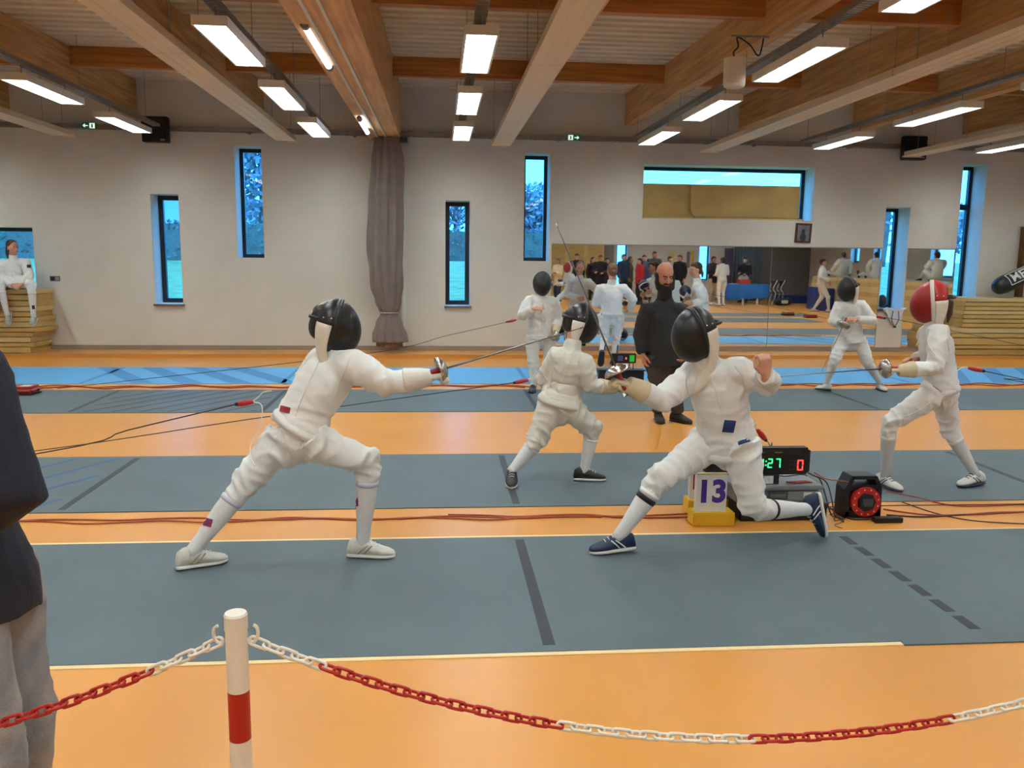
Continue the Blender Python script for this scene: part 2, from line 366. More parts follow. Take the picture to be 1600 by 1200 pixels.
# radiant heating panels
M_pan = mat('radiant_panel', (222, 202, 172), .5, noise_=(2, .04))
for i, xc in enumerate((-5.78, -2.4, 1.01, 4.5, 8.0)):
    e = empty('radiant_panel', (xc, 0, 3.45)); tag(e, 'long pale radiant ceiling panel on thin wires, ' + ('over the seated fencer', 'between the deep beam and the black loudspeaker', 'beside the right-arrow exit sign', 'ending above the wall niche', 'ending at the loudspeaker near the mats')[i], 'heating panel')
    y1 = 14.1; ys = [YB+.4, -1.6, 3.2, 8.14, y1]
    for a, b_ in zip(ys[:-1], ys[1:]):
        b = box(nb(), xc-.15, xc+.15, a+.006, b_-.006, 3.45, 3.475); box(b, xc-.15, xc-.14, a+.006, b_-.006, 3.475, 3.52); box(b, xc+.14, xc+.15, a+.006, b_-.006, 3.475, 3.52)
        for s in (-.05, .05): box(b, xc+s-.004, xc+s+.004, a+.006, b_-.006, 3.447, 3.45)
        build('panel_section', b, M_pan, e)
        for y in (a+.5, b_-.4):
            for s in (-.14, .14): tube('suspension_wire', [(xc+s, y, 3.5), (xc+s, y, deck_z(y)+.02)], .0035, M_metal, e, per=0)
    bx('end_bar', xc-.17, xc+.15, y1-.03, y1+.02, 3.43, 3.45, M_pan, e)
# wall tray, loudspeakers, exit signs, pendant cylinder
e = empty('wall_cable_tray', (3, W-.1, 3.64)); tag(e, 'steel cable tray running along the window wall above the windows', 'cable tray')
for y in (W-.16, W-.03): bx('side_rail', XL+.1, XR-.1, y-.003, y+.003, 3.63, 3.70, M_metal, e)
b = nb(); x = XL+.1
while x < XR-.15:
    box(b, x, x+.05, W-.157, W-.033, 3.63, 3.634); x += .085
tag(build('tray_rungs', b, M_metal, e), kind='stuff')
for k in range(14): bx('wall_bracket', XL+.8+k*1.7, XL+.84+k*1.7, W-.17, W, 3.61, 3.63, M_metal, e)
for x, lb in ((-4.5, 'black box loudspeaker on the wall left of the deep beam'), (8.19, 'black box loudspeaker on the wall above the low window near the mats')):
    e = empty('wall_loudspeaker', (x, W, 3.44)); tag(e, lb, 'loudspeaker', 'wall loudspeakers')
    bx('cabinet', x-.2, x+.2, W-.165 - .16, W-.17, 3.42, 3.82, M_black, e, .012)
    bx('grille', x-.18, x+.18, W-.335, W-.326, 3.45, 3.80, mat('grille', (10, 10, 11), .8, noise_=(90, .4)), e)
    bx('name_plate', x+.09, x+.16, W-.338, W-.335, 3.445, 3.47, M_metal, e)
    bx('wall_bracket', x-.03, x+.03, W-.17, W-.001, 3.72, 3.78, M_black, e)
M_green = mat('exit_green', (20, 90, 60), .4, emit=.25, noise_=(9, .05)); M_sign = mat('exit_white', (235, 255, 245), .4, emit=.9, noise_=(9, .02))
for x, lb, s in ((-5.55, 'green exit sign with white arrow pointing left, below the roof beam', -1), (2.26, 'green exit sign with white arrow pointing right, above the tall window', 1)):
    e = empty('exit_sign', (x, W, 3.63)); tag(e, lb, 'sign'); y = W-.2
    bx('case', x-.11, x+.11, y, y+.04, 3.615, 3.715, M_green, e); bx('wall_arm', x-.02, x+.02, y+.04, W-.165, 3.66, 3.68, M_black, e)
    bx('running_figure_field', x-s*.055-.04, x-s*.055+.04, y-.003, y, 3.625, 3.705, M_sign, e)
    bx('running_figure', x-s*.055-.012, x-s*.055+.012, y-.005, y-.003, 3.635, 3.69, M_green, e)
    bx('arrow_shaft', x+s*.01 if s > 0 else x-.06, x+.06 if s > 0 else x-.01, y-.003, y, 3.658, 3.672, M_sign, e)
    b = nb(); vs = [b.verts.new((x+s*a, y-.002, 3.665+c)) for a, c in ((.09, 0), (.055, .032), (.055, -.032))]; b.faces.new(vs)
    r = bmesh.ops.extrude_face_region(b, geom=list(b.faces)); bmesh.ops.translate(b, verts=[g for g in r['geom'] if isinstance(g, bmesh.types.BMVert)], vec=(0, .002, 0))
    build('arrow_head', b, M_sign, e)
e = empty('pendant_cylinder', (2.85, 8.3, 3.3)); tag(e, 'white cylindrical pendant loudspeaker hanging on a black cable from the beam', 'loudspeaker')
build('drum', loft(nb(), [(2.85, 8.3, 3.36), (2.85, 8.3, 3.60)], [.105, .105], n=28, cap='flat'), M_white, e)
build('lower_dish', loft(nb(), [(2.85, 8.3, 3.335), (2.85, 8.3, 3.345), (2.85, 8.3, 3.36)], [.085, .098, .104], n=28, cap='flat'), M_white, e)
tube('hanging_cable', [(2.85, 8.3, 3.6), (2.83, 8.3, 3.66), (2.88, 8.32, 3.72), (2.86, 8.3, 3.80), (3.0, 8.35, 3.75), (3.12, 8.4, 3.66), (3.16, 8.4, 3.85)], .008, M_black, e)
bx('ceiling_hook', 2.80, 3.17, 8.28, 8.31, 3.80, 3.815, M_metal, e)
#SECTION-OBJECTS
# ------------------------------------------------------------------ outside the windows
M_lawn = mat('lawn', (128, 134, 78), .9, noise_=(3, .4), bump=(20, .5)); M_hedge = mat('hedge_leaf', (92, 104, 92), .8, noise_=(30, .5)); M_leaf = mat('tree_leaf', (136, 140, 146), .8, noise_=(20, .4)); M_bark = mat('bark', (110, 104, 98), .9, noise_=(12, .4))
GZ = 1.4                                                     # the garden rises away from the building
def ground_z(Y): return -.15+(GZ+.15)*min(1., max(0., (Y-15.4)/14.))
b = nb(); rows = [(Y_, ground_z(Y_)) for Y_ in (15.2, 15.4, 18, 22, 26, 29.4, 34, 60, 130)]; pv = [(b.verts.new((-90, y, z)), b.verts.new((110, y, z))) for y, z in rows]
for (p, q), (r, t) in zip(pv[:-1], pv[1:]): b.faces.new((p, q, t, r))
tag(build('lawn', b, M_lawn), 'wide green lawn rising away outside the windows', 'grass', kind='stuff')
def leaf_cloud(bm, c, r, n, s):
    for _ in range(n):
        d = V((random.gauss(0, 1), random.gauss(0, 1), random.gauss(0, 1))).normalized()*(random.random()**.4)
        p = V(c)+V((d.x*r[0], d.y*r[1], d.z*r[2])); a = V((random.uniform(-1, 1), random.uniform(-1, 1), random.uniform(-1, 1))).normalized()*s; b_ = a.orthogonal().normalized()*s*.6
        bm.faces.new([bm.verts.new(q) for q in (p-a, p-b_, p+a, p+b_)])
def hedge(x0, x1, y, h_, lb):
    b = nb(); box(b, x0, x1, y-.35, y+.35, GZ+.005, GZ+h_-.1)
    n = int((x1-x0)*260)
    for _ in range(n):
        p = V((random.uniform(x0, x1), y+random.uniform(-.5, .5), GZ+random.uniform(.08, h_))); a = V((random.uniform(-1, 1), random.uniform(-1, 1), random.uniform(-1, 1)))*.09; b_ = a.orthogonal().normalized()*.06
        b.faces.new([b.verts.new(q) for q in (p-a, p-b_, p+a, p+b_)])
    tag(build('hedge', b, M_hedge), lb, 'hedge')
hedge(-22, -5, 30.5, 1.35, 'clipped dark hedge on the lawn left of the curtain')
hedge(-2, 6, 42, 1.5, 'low dark hedge at the end of the lawn right of the curtain')
def tree(x, y, h_, r, lb, n=2600, bare=False):
    e = empty('garden_tree', (x, y, GZ)); tag(e, lb, 'tree'); g0 = GZ+.005
    tube('trunk', [(x, y, g0), (x+.1, y, g0+h_*.4), (x, y, g0+h_*.75)], .16, M_bark, e, n=8)
    for k in range(16 if bare else 8):
        a = random.uniform(0, 2*PI); z0 = g0+h_*random.uniform(.3, .65); l = r*random.uniform(.6, 1.0)
        p0 = V((x, y, z0)); p1 = p0+V((math.cos(a)*l*.5, math.sin(a)*l*.5, l*.5)); p2 = p0+V((math.cos(a)*l, math.sin(a)*l, l*1.1))
        tube('branch', [p0, p1, p2], .035, M_bark, e, per=3, n=5)
    b = nb(); leaf_cloud(b, (x, y, g0+h_*.58), (r, r, h_*.42), n, .16); build('crown', b, M_leaf, e)
tree(-6.8, 34, 8.5, 2.4, 'leafy blue-grey tree behind the hedge, seen in the high window', 3500)
tree(-17.8, 35, 6.5, 3.0, 'dense leafy tree behind the seated fencer window', 4500)
tree(.9, 48, 5.0, 2.2, 'thin wintry tree at the end of the lawn', 700, True)
tree(4.9, 46, 4.2, 2.2, 'round leafy tree seen through the tall window by the mirror', 3000)
tree(20.5, 38, 6, 2.6, 'bare branched tree behind the low window beside the mirror', 500, True)
tree(28.5, 46, 3.5, 2.6, 'leafy tree far behind the tall window beside the stacked mats', 2500)
e = empty('garden_house', (-12, 40, GZ)); tag(e, 'pale house with a dark pitched roof behind the hedge', 'house')
b = nb(); pr = [(-15.5, GZ+.005), (-8.2, GZ+.005), (-8.2, 3.6), (-11.0, 4.9), (-15.5, 2.95)]
f0 = [b.verts.new((x, 40, z)) for x, z in pr]; f1 = [b.verts.new((x, 46, z)) for x, z in pr]
b.faces.new(f0); b.faces.new(list(reversed(f1)))
for i in range(5): b.faces.new((f0[i], f0[(i+1) % 5], f1[(i+1) % 5], f1[i]))
build('house_wall', b, mat('house_render', (196, 204, 210), .8, noise_=(2, .05)), e)
for (x0, z0), (x1, z1) in (((-15.9, 2.9), (-11.0, 5.0)), ((-11.0, 5.0), (-7.8, 3.5))):
    b = nb(); vs = [b.verts.new(p) for p in ((x0, 39.6, z0), (x1, 39.6, z1), (x1, 46.3, z1), (x0, 46.3, z0))]; b.faces.new(vs)
    r = bmesh.ops.extrude_face_region(b, geom=list(b.faces)); bmesh.ops.translate(b, verts=[g for g in r['geom'] if isinstance(g, bmesh.types.BMVert)], vec=(0, 0, .16)); build('roof_slope', b, mat('slate', (72, 84, 96), .6, noise_=(5, .2)), e)
e = empty('garden_shed', (-6, 37, GZ)); tag(e, 'low pale outbuilding with flat roof behind the hedge', 'building')
bx('shed_wall', -7.7, -5.2, 37.2, 39, GZ+.005, 2.9, mat('house_render', (196, 204, 210)), e); bx('shed_roof', -7.75, -5.0, 37.0, 39.2, 2.9, 3.02, mat('slate', (72, 84, 96)), e)
# ------------------------------------------------------------------ fencing strips
M_piste = mat('piste_grey', (88, 102, 107), .62, noise_=(2.2, .12), bump=(160, .15), stretch=(1, 1, 1))
M_pisteb = mat('piste_blue', (92, 164, 214), .6, noise_=(2, .06), bump=(160, .12))
M_pstripe = mat('piste_blue_dark', (66, 132, 186), .6, noise_=(3, .06))
M_line = mat('piste_line', (42, 48, 56), .6, noise_=(8, .12)); M_blueline = mat('piste_blue_line', (40, 88, 140), .6, noise_=(8, .15))
M_tapew = mat('pale_edge_tape', (242, 214, 160), .5, noise_=(5, .06))
def quadmark(name, pts, z, m, parent):
    b = nb(); vs = [b.verts.new((x, y, z)) for x, y in pts]; b.faces.new(vs)
    r = bmesh.ops.extrude_face_region(b, geom=list(b.faces)); bmesh.ops.translate(b, verts=[g for g in r['geom'] if isinstance(g, bmesh.types.BMVert)], vec=(0, 0, -.0008))
    return build(name, b, m, parent)
ZP = .006
def piste(y0, y1, m, lb, x0=-8.2, x1=9.0):
    e = empty('fencing_piste', ((x0+x1)/2, (y0+y1)/2, 0)); tag(e, lb, 'fencing strip')
    bx('mat', x0, x1, y0, y1, 0.0003, ZP, m, e); return e
def across(e, x, y0, y1, w_=.05, m=None, name='cross_line'): quadmark(name, [(x-w_/2, y0+.05), (x+w_/2, y0+.05), (x+w_/2, y1-.05), (x-w_/2, y1-.05)], ZP+.001, m or M_line, e)
p1 = piste(3.42, 4.93, M_piste, 'grey fencing strip nearest the chain barrier, with a dashed centre line', -6.6, 11.4)
across(p1, .485, 3.43, 4.93, .055); across(p1, 4.55, 3.43, 4.93, .055); across(p1, -2.55, 3.43, 4.93, .055)
for k in range(7):
    y = 3.52+.195*k; quadmark('centre_dash', [(2.465, y), (2.52, y), (2.52, y+.145), (2.465, y+.145)], ZP+.001, M_line, p1)
bx('edge_tape', -6.6, 2.15, 4.931, 4.962, .0003, .004, M_tapew, p1); bx('edge_tape', 2.15, 11.4, 4.931, 4.95, .0003, .004, M_tapew, p1); bx('edge_tape', -6.6, 2.07, 3.39, 3.419, .0003, .004, M_tapew, p1)
bx('joint_strip', 2.07, 3.6, 3.385, 3.4195, .0003, .007, M_piste, p1)
p2 = piste(5.56, 7.12, M_piste, 'grey fencing strip under the red-masked fencer, with blue hatching at one end', -7.4, 10.5)
for x in (-2.48, .535, 4.55): across(p2, x, 5.57, 7.1, .05)
p3 = piste(9.12, 10.66, M_piste, 'grey fencing strip with dense dark hatching, behind the black-sweatered person', -7.5, 12.0)
for x in (-3.9, -1.9, 1.1, 5.05, 7.9): across(p3, x, 9.12, 10.66, .05)
for k in range(7):                                             # diagonal hatching of the retreat zones
    x = -4.4+.33*k; xa, xb = x, x+.75; ya, yb_ = 5.62, 7.05
    if xa > -2.7: continue
    if xb > -2.62: xb = -2.62; yb_ = ya+(xb-xa)/.75*1.43
    quadmark('hatch_line', [(xa, ya), (xa+.045, ya), (xb+.045, yb_), (xb, yb_)], ZP+.001, M_blueline, p2)
for k in range(9):
    x = -4.35+.29*k; xa, xb, ya, yb_ = x, x+.95, 9.18, 10.6
    if xa < -3.8: ya += (-3.8-xa)/.95*1.42; xa = -3.8
    if xb > -2.0: yb_ = ya+(-2.0-xa)/(xb-xa)*(yb_-ya); xb = -2.0
    if xb > xa and yb_ > ya: quadmark('hatch_line', [(xa, ya), (xa+.04, ya), (xb+.04, yb_), (xb, yb_)], ZP+.001, M_line, p3)
p4 = piste(11.16, 12.80, M_pisteb, 'bright blue fencing strip near the mirrors with darker diagonal stripes', -8, 12.0)
for k in range(4): quadmark('diagonal_stripe', [(-3.0-.62*k+.9, 11.2), (-2.72-.62*k+.9, 11.2), (-3.75-.62*k+.9, 12.75), (-4.03-.62*k+.9, 12.75)], ZP+.001, M_pstripe, p4)
for k in range(4): quadmark('diagonal_stripe', [(7.2+.62*k, 11.2), (7.5+.62*k, 11.2), (8.3+.62*k, 12.75), (8.0+.62*k, 12.75)], ZP+.001, M_pstripe, p4)
for x in (-4.6, -2.05, 1.2, 6.6): across(p4, x, 11.16, 12.8, .06, M_pstripe)
text_mesh('strip_lettering', 'ESCRIME', .55, M_pstripe, p4, Matrix.Translation((-5.6, 12.0, ZP+.001)), .0004) if False else None
# ------------------------------------------------------------------ cables on the floor
M_cord = mat('orange_cord', (168, 74, 30), .5, noise_=(20, .1)); M_dcord = mat('dark_cord', (58, 36, 28), .5, noise_=(20, .1)); M_rcord = mat('red_cord', (150, 56, 38), .5, noise_=(20, .1))
def floor_cord(px, m, lb, r=.0055, jit=0., z=.007):
    pts = []
    for i, (u, v) in enumerate(px):
        p = gr(u, v); p.z = z; pts.append(p)
    tag(tube('floor_cable', pts, r, m, None, 5, 6), lb, 'cable')
def wav(u0, u1, v, a, n, ph):
    return [(u0+(u1-u0)*k/n, v[0]+(v[1]-v[0])*k/n+a*math.sin(k*1.9+ph)+a*.6*math.sin(k*.83+2*ph)) for k in range(n+1)]
floor_cord(wav(-60, 940, (815, 809), 1.6, 16, .3), M_cord, 'orange cable lying between the two nearest strips, smoother strand')
floor_cord(wav(-60, 1085, (820, 806), 2.4, 18, 1.9), M_cord, 'orange cable lying between the two nearest strips, wavier strand reaching the number stand')
floor_cord(wav(700, 1080, (806, 810), 2, 7, 4.0), M_rcord, 'red cable lying from the strips to the yellow number stand')
floor_cord(wav(-40, 820, (606.5, 604.5), 1.3, 30, .7), M_rcord, 'red cable along the bright blue strip, left strand', .008)
floor_cord(wav(60, 830, (604.5, 603.5), 1.4, 26, 2.2), M_cord, 'orange cable along the bright blue strip, left strand', .008)
floor_cord(wav(900, 1640, (603, 602), 1.3, 26, 1.1), M_cord, 'orange cable along the bright blue strip, right strand', .008)
floor_cord(wav(1150, 1640, (601.5, 601), 1.2, 18, 3.0), M_rcord, 'red cable along the bright blue strip, right strand', .008)
floor_cord([(1380, 797), (1450, 806), (1520, 805), (1600, 801), (1650, 800)], M_rcord, 'red cable from the reel along the orange floor')
floor_cord([(1385, 806), (1440, 809), (1500, 806), (1560, 802), (1650, 800)], M_dcord, 'dark cable from the reel along the orange floor')
floor_cord([(1385, 770), (1430, 778), (1480, 790), (1530, 792), (1600, 789), (1660, 788)], M_rcord, 'red cable crossing the strip edge behind the reel')
floor_cord([(1410, 786), (1460, 803), (1520, 815), (1600, 820), (1660, 822)], M_dcord, 'thin dark cable sweeping away behind the reel', .004)
floor_cord([(1275, 772), (1290, 790), (1305, 800), (1330, 812), (1362, 812)], M_dcord, 'dark cable from the scoring case to the reel', .007)
floor_cord([(1296, 806), (1312, 802), (1316, 812), (1304, 815), (1308, 806), (1322, 808), (1314, 818), (1304, 822), (1316, 827)], M_dcord, 'loose tangle of thin wire beside the lunging shoe', .0025)
# ------------------------------------------------------------------ barrier posts and chain
M_pw = mat('white_plastic', (232, 226, 212), .38, noise_=(9, .03)); M_pr = mat('red_plastic', (176, 26, 24), .35, noise_=(9, .06))
CH_Y = 1.55; PX = -.382; ZT = 1.028
def post(x, lb):
    e = empty('barrier_post', (x, CH_Y, 0)); tag(e, lb, 'post')
    r = .0205; zs = [(.04, .24, M_pw), (.24, .34, M_pr), (.34, .506, M_pw), (.506, .606, M_pr), (.606, .772, M_pw), (.772, .872, M_pr), (.872, ZT-.032, M_pw)]
    for a, b_, m_ in zs: build('post_band', loft(nb(), [(x, CH_Y, a), (x, CH_Y, b_)], [r, r], n=28, cap='flat'), m_, e, False)
    build('cap', loft(nb(), [(x, CH_Y, ZT-.032), (x, CH_Y, ZT-.004), (x, CH_Y, ZT)], [r*1.07, r*1.07, r*.95], n=28, cap='flat'), M_pw, e)
    build('foot', loft(nb(), [(x, CH_Y, 0), (x, CH_Y, .03), (x, CH_Y, .045)], [.15, .145, .05], n=28, cap='flat'), M_black, e)
    for s in (-1, 1):
        pts = [(x+s*r, CH_Y, ZT-.055), (x+s*(r+.012), CH_Y-.004, ZT-.058), (x+s*(r+.02), CH_Y-.004, ZT-.045), (x+s*(r+.019), CH_Y-.004, ZT-.03), (x+s*(r+.012), CH_Y-.004, ZT-.024)]
        tube('hook', pts, .0035, M_pw, e, 4, 8)
post(PX, 'white barrier post with red band holding both chains'); post(1.78, 'white barrier post with red band at the far end of the chain'); post(-2.53, 'white barrier post with red band behind the navy jacket')
def link_mesh(m_):
    b = nb(); L, w_ = .0125, .0075; pts = []
    for k in range(16):
        a = 2*PI*k/16; c, s = math.cos(a), math.sin(a); pts.append(V((L*(1 if c > 0 else -1)*(abs(c) > .25)+w_*c*1.0, w_*s, 0)))
    n = 7; rings = []
    for i, p in enumerate(pts):
        t = (pts[(i+1) % 16]-pts[i-1]).normalized(); l = V((0, 0, 1)); q = t.cross(l)
        rings.append([b.verts.new(p+l*(.0033*math.cos(2*PI*k/n))+q*(.0033*math.sin(2*PI*k/n))) for k in range(n)])
    for i in range(16):
        a, c = rings[i], rings[(i+1) % 16]
        for k in range(n): b.faces.new((a[k], a[(k+1) % n], c[(k+1) % n], c[k]))
    bmesh.ops.recalc_face_normals(b, faces=b.faces); me = bpy.data.meshes.new('chain_link'); b.to_mesh(me); b.free(); me.materials.append(m_)
    for p in me.polygons: p.use_smooth = True
    return me
LM = {'w': link_mesh(M_pw), 'r': link_mesh(M_pr)}
def chain(x0, x1, z0, sag, lb, colour):
    e = empty('barrier_chain', ((x0+x1)/2, CH_Y, z0-sag)); tag(e, lb, 'chain'); inv = inv_world(e)
    f = lambda x: z0-4*sag*((x-x0)/(x1-x0))*(1-(x-x0)/(x1-x0))
    x = x0; i = 0; sgn = 1 if x1 > x0 else -1; pitch = .0285
    while (x1-x)*sgn > 0:
        sl = (f(x+.001)-f(x-.001))/.002; d = V((1, 0, sl)).normalized(); xn = x+sgn*pitch*d.x
        mid = V(((x+xn)/2, CH_Y-.004, (f(x)+f(xn))/2)); up = V((0, 1, 0)).cross(d) if False else d.cross(V((0, 1, 0)))
        tw = .25 if i % 2 == 0 else PI/2-.25
        a = up*math.cos(tw)+V((0, 1, 0))*math.sin(tw); c = d.cross(a)
        o = bpy.data.objects.new('chain_link', LM[colour(i)]); COL.objects.link(o); o.parent = e
        o.matrix_local = inv @ Matrix(((d.x, a.x, c.x, mid.x), (d.y, a.y, c.y, mid.y), (d.z, a.z, c.z, mid.z), (0, 0, 0, 1)))
        x = xn; i += 1
sag = ZT-.055-at(1270, 1150, CH_Y).z
chain(PX+.03, 1.75, ZT-.055, sag, 'red and white plastic chain sagging across the orange floor right of the post', lambda i: 'w' if i < 5 or 22 <= i < 36 or i >= 51 else 'r')
chain(PX-.03, -2.5, ZT-.055, sag, 'red and white plastic chain from the post past the grey jeans', lambda i: 'w' if i < 5 or 22 <= i < 36 else 'r')
#SECTION-OBJECTS2
# ------------------------------------------------------------------ gym mats
M_gym = mat('gym_mat', (190, 158, 92), .6, noise_=(2.5, .16), bump=(14, .15)); M_gym2 = mat('gym_mat_pale', (204, 178, 122), .6, noise_=(2.5, .12), bump=(14, .15))
def gym_mat(x0, x1, y0, y1, z0, th, m, lb, group, droop=0., end=1, wob=.0, skew=0.):
    b = nb(); nx = 18; top, bot = [], []
    for i in range(nx+1):
        t = i/nx; x = x0+(x1-x0)*t; q = max(0, (t if end > 0 else 1-t)-.72)/.28
        dz = -droop*q*q+wob*math.sin(t*9+z0*20)*.5
        def row(z, ins):
            return [b.verts.new((x+skew*k, y, z+dz)) for k, y in ((0, y0+ins), (.5, (y0+y1)/2), (1, y1-ins))]
        top.append((row(z0+th*.88, 0), row(z0+th, .025))); bot.append((row(z0+th*.12, 0), row(z0, .025)))
    for i in range(nx):
        for A_, B_ in ((top[i][1], top[i+1][1]), (bot[i][1], bot[i+1][1])):
            for k in range(2): b.faces.new((A_[k], A_[k+1], B_[k+1], B_[k]))
        for s in (0, 2):
            ch = [bot[i][1][s], bot[i][0][s], top[i][0][s], top[i][1][s]]; cn = [bot[i+1][1][s], bot[i+1][0][s], top[i+1][0][s], top[i+1][1][s]]
            for k in range(3): b.faces.new((ch[k], ch[k+1], cn[k+1], cn[k]))
    for i in (0, nx):
        b.faces.new([bot[i][1][0], bot[i][0][0], top[i][0][0], top[i][1][0], top[i][1][1], top[i][1][2], top[i][0][2], bot[i][0][2], bot[i][1][2], bot[i][1][1]])
        for r_ in (top, bot):
            for v_ in (r_[i][0][1],): b.verts.remove(v_)
    for i in range(1, nx):
        for r_ in (top, bot): b.verts.remove(r_[i][0][1])
    return tag(build('gym_mat', b, m), lb, 'gym mat', group)
z = STEP_Z+.001; rl = random.Random(3)
for k in range(12):
    th = .885*(.115, .07, .1, .085, .075, .1, .08, .095, .085, .1, .11, .085)[k]
    j = rl.uniform(-.06, .05)+.10*math.sin(k/11*PI)*.6
    lb = 'tan gym mat at the bottom of the pile under the seated fencer' if k == 0 else 'tan gym mat on top of the pile that the seated fencer sits on' if k == 11 else f'tan gym mat under the seated fencer, {("", "second", "third", "fourth", "fifth", "sixth", "seventh", "eighth", "ninth", "tenth", "eleventh")[k]} from the floor'
    gym_mat(-8.9, -6.45+j, 14.0+rl.uniform(0, .03), 14.62, z, th, M_gym2 if k % 3 == 2 else M_gym, lb, 'mats in the pile under the seated fencer' if 0 < k < 11 else None, droop=0., wob=.0, skew=rl.uniform(.02, .1)); z += th+.004
SEAT_Z = z
z = STEP_Z+.001
for k in range(12):
    th = (.12, .055, .13, .07, .10, .075, .07, .07, .065, .07, .07, .07)[k]
    x0 = 8.86 if k < 3 else 8.93 if k < 5 else 9.12+rl.uniform(-.03, .03)
    lb = 'tan gym mat at the bottom of the pile under the punching bag' if k == 0 else 'tan gym mat on top of the pile with the punching bag on it' if k == 11 else f'tan gym mat under the punching bag, {("", "second", "third", "fourth", "fifth", "sixth", "seventh", "eighth", "ninth", "tenth", "eleventh")[k]} from the floor'
    gym_mat(x0, 11.2, 13.99+rl.uniform(0, .04), 14.62, z, th, M_gym2 if k in (4, 11, 8) else M_gym, lb, 'mats in the pile under the punching bag' if 0 < k < 11 else None, end=-1, droop=0., wob=0.); z += th+.004
BAG_Z = z
# punching bag lying against the wall on the right-hand pile
a0 = at(1565, 446, 14.22); a1 = at(1660, 402, 14.30); d = (a1-a0).normalized(); rb = .16; a0.z = max(a0.z, BAG_Z+rb+.01)
e = empty('punching_bag', a0); tag(e, 'black punching bag with white lettering lying tilted on the mats', 'punching bag')
L = .95
pts = [a0+d*t for t in (-.09, -.06, 0, .3, .6, L)]
build('bag_body', loft(nb(), [a0+d*t for t in (-.02, .05, .3, .6, L)], [rb*.93, rb, rb, rb, rb], n=32), mat('bag_vinyl', (24, 24, 26), .4, noise_=(12, .15), bump=(40, .1)), e, True)
def on_bag(me_name, s_, size, along, ang0, m_, r_):
    cu = bpy.data.curves.new(me_name, 'FONT'); cu.body = s_; cu.size = size; cu.extrude = .0; cu.offset = .006; cu.align_y = 'CENTER'; cu.resolution_u = 4
    o = bpy.data.objects.new(me_name, cu); COL.objects.link(o); me = bpy.data.meshes.new_from_object(o.evaluated_get(bpy.context.evaluated_depsgraph_get()))
    bpy.data.objects.remove(o, do_unlink=True); bm = bmesh.new(); bm.from_mesh(me); bmesh.ops.subdivide_edges(bm, edges=[q for q in bm.edges if q.calc_length() > .05], cuts=3)
    side = d.cross(V((0, 0, 1))).normalized(); up = side.cross(d)
    if side.y > 0: side = -side
    for v_ in bm.verts:
        ang = ang0+v_.co.y/r_; v_.co = a0+d*(along+v_.co.x)+side*(r_*math.cos(ang))+up*(r_*math.sin(ang))
    build(me_name, bm, m_, e)
on_bag('lettering', 'METAL', .22, .12, .55, M_white, rb+.003)
for ang in (1.32, -.12):
    side = d.cross(V((0, 0, 1))).normalized(); up = side.cross(d); side = -side if side.y > 0 else side
    tube('stripe', [a0+d*t+side*((rb+.001)*math.cos(ang))+up*((rb+.001)*math.sin(ang)) for t in (.07, .5, .94)], .008, M_white, e, 3)
ang = .6; tube('stripe', [a0+d*.07+side*((rb+.001)*math.cos(a_))+up*((rb+.001)*math.sin(a_)) for a_ in (-.12, .25, .6, .95, 1.32)], .008, M_white, e, 3)
# mats standing in the wall niche
for (u0, u1, yy, lb, sg) in ((1003, 1085, 14.86, 'tan mat standing in the niche, partly behind the other', 0), (1080, 1250, 14.74, 'tan mat standing in the niche with a rounded lower corner', 1)):
    x0 = max(3.54, at(u0, 310, yy).x); x1 = at(u1, 310, yy).x; b = nb(); z0, z1 = 2.405 if sg else 2.40, at(1040, 287, yy).z
    pr = [(x0+.1*sg, z0), (x1, z0), (x1, z1), (x0, z1)] + ([(x0, z0+.16), (x0+.03, z0+.06)] if sg else [])
    vs = [b.verts.new((x, yy, z)) for x, z in pr]; b.faces.new(vs); r = bmesh.ops.extrude_face_region(b, geom=list(b.faces)); bmesh.ops.translate(b, verts=[g for g in r['geom'] if isinstance(g, bmesh.types.BMVert)], vec=(0, .1, 0))
    bmesh.ops.bevel(b, geom=list(b.edges), offset=.012, segments=2, affect='EDGES'); tag(build('niche_mat', b, M_gym), lb, 'gym mat')
tag(bx('niche_board', 3.54, 6.42, 14.68, 15.0, 2.371, 2.398, M_gym2, None, .004), 'thin tan mat lying flat at the bottom of the wall niche', 'gym mat')
# ------------------------------------------------------------------ tied curtain
M_cur = mat('curtain_cloth', (126, 111, 103), .85, noise_=(4, .14), bump=(40, .15), sheen=.2); M_curl = mat('curtain_lining', (128, 92, 58), .85, noise_=(4, .1))
e = empty('tied_curtain', (-.86, 14.28, STEP_Z)); tag(e, 'grey-brown divider curtain gathered and tied, hanging from the deep beam', 'curtain')
def curtain_part(name, prof, m_, n=72, folds=11, amp=.14, seed=0.):
    b = nb(); rings = []
    for z, xc, rx, ry in prof:
        rg = []
        for k in range(n):
            a = 2*PI*k/n; w_ = 1+amp*math.sin(folds*a+seed+.9*math.sin(z*2.1))+.5*amp*math.sin(folds*1.0*2*a+2.3*seed+z)
            rg.append(b.verts.new((xc+rx*w_*math.cos(a), 14.27+ry*w_*math.sin(a), z)))
        rings.append(rg)
    for a_, c_ in zip(rings[:-1], rings[1:]):
        for k in range(n): b.faces.new((a_[k], a_[(k+1) % n], c_[(k+1) % n], c_[k]))
    b.faces.new(rings[0]); b.faces.new(rings[-1]); return build(name, b, m_, e, True)
def lerp_prof(keys, n=26):
    out = []
    for i in range(n+1):
        z = keys[0][0]+(keys[-1][0]-keys[0][0])*i/n
        for a_, c_ in zip(keys[:-1], keys[1:]):
            if min(a_[0], c_[0])-1e-6 <= z <= max(a_[0], c_[0])+1e-6:
                t = (z-a_[0])/(c_[0]-a_[0]); t = t*t*(3-2*t); out.append((z, *[a_[j]+(c_[j]-a_[j])*t for j in (1, 2, 3)])); break
    return out
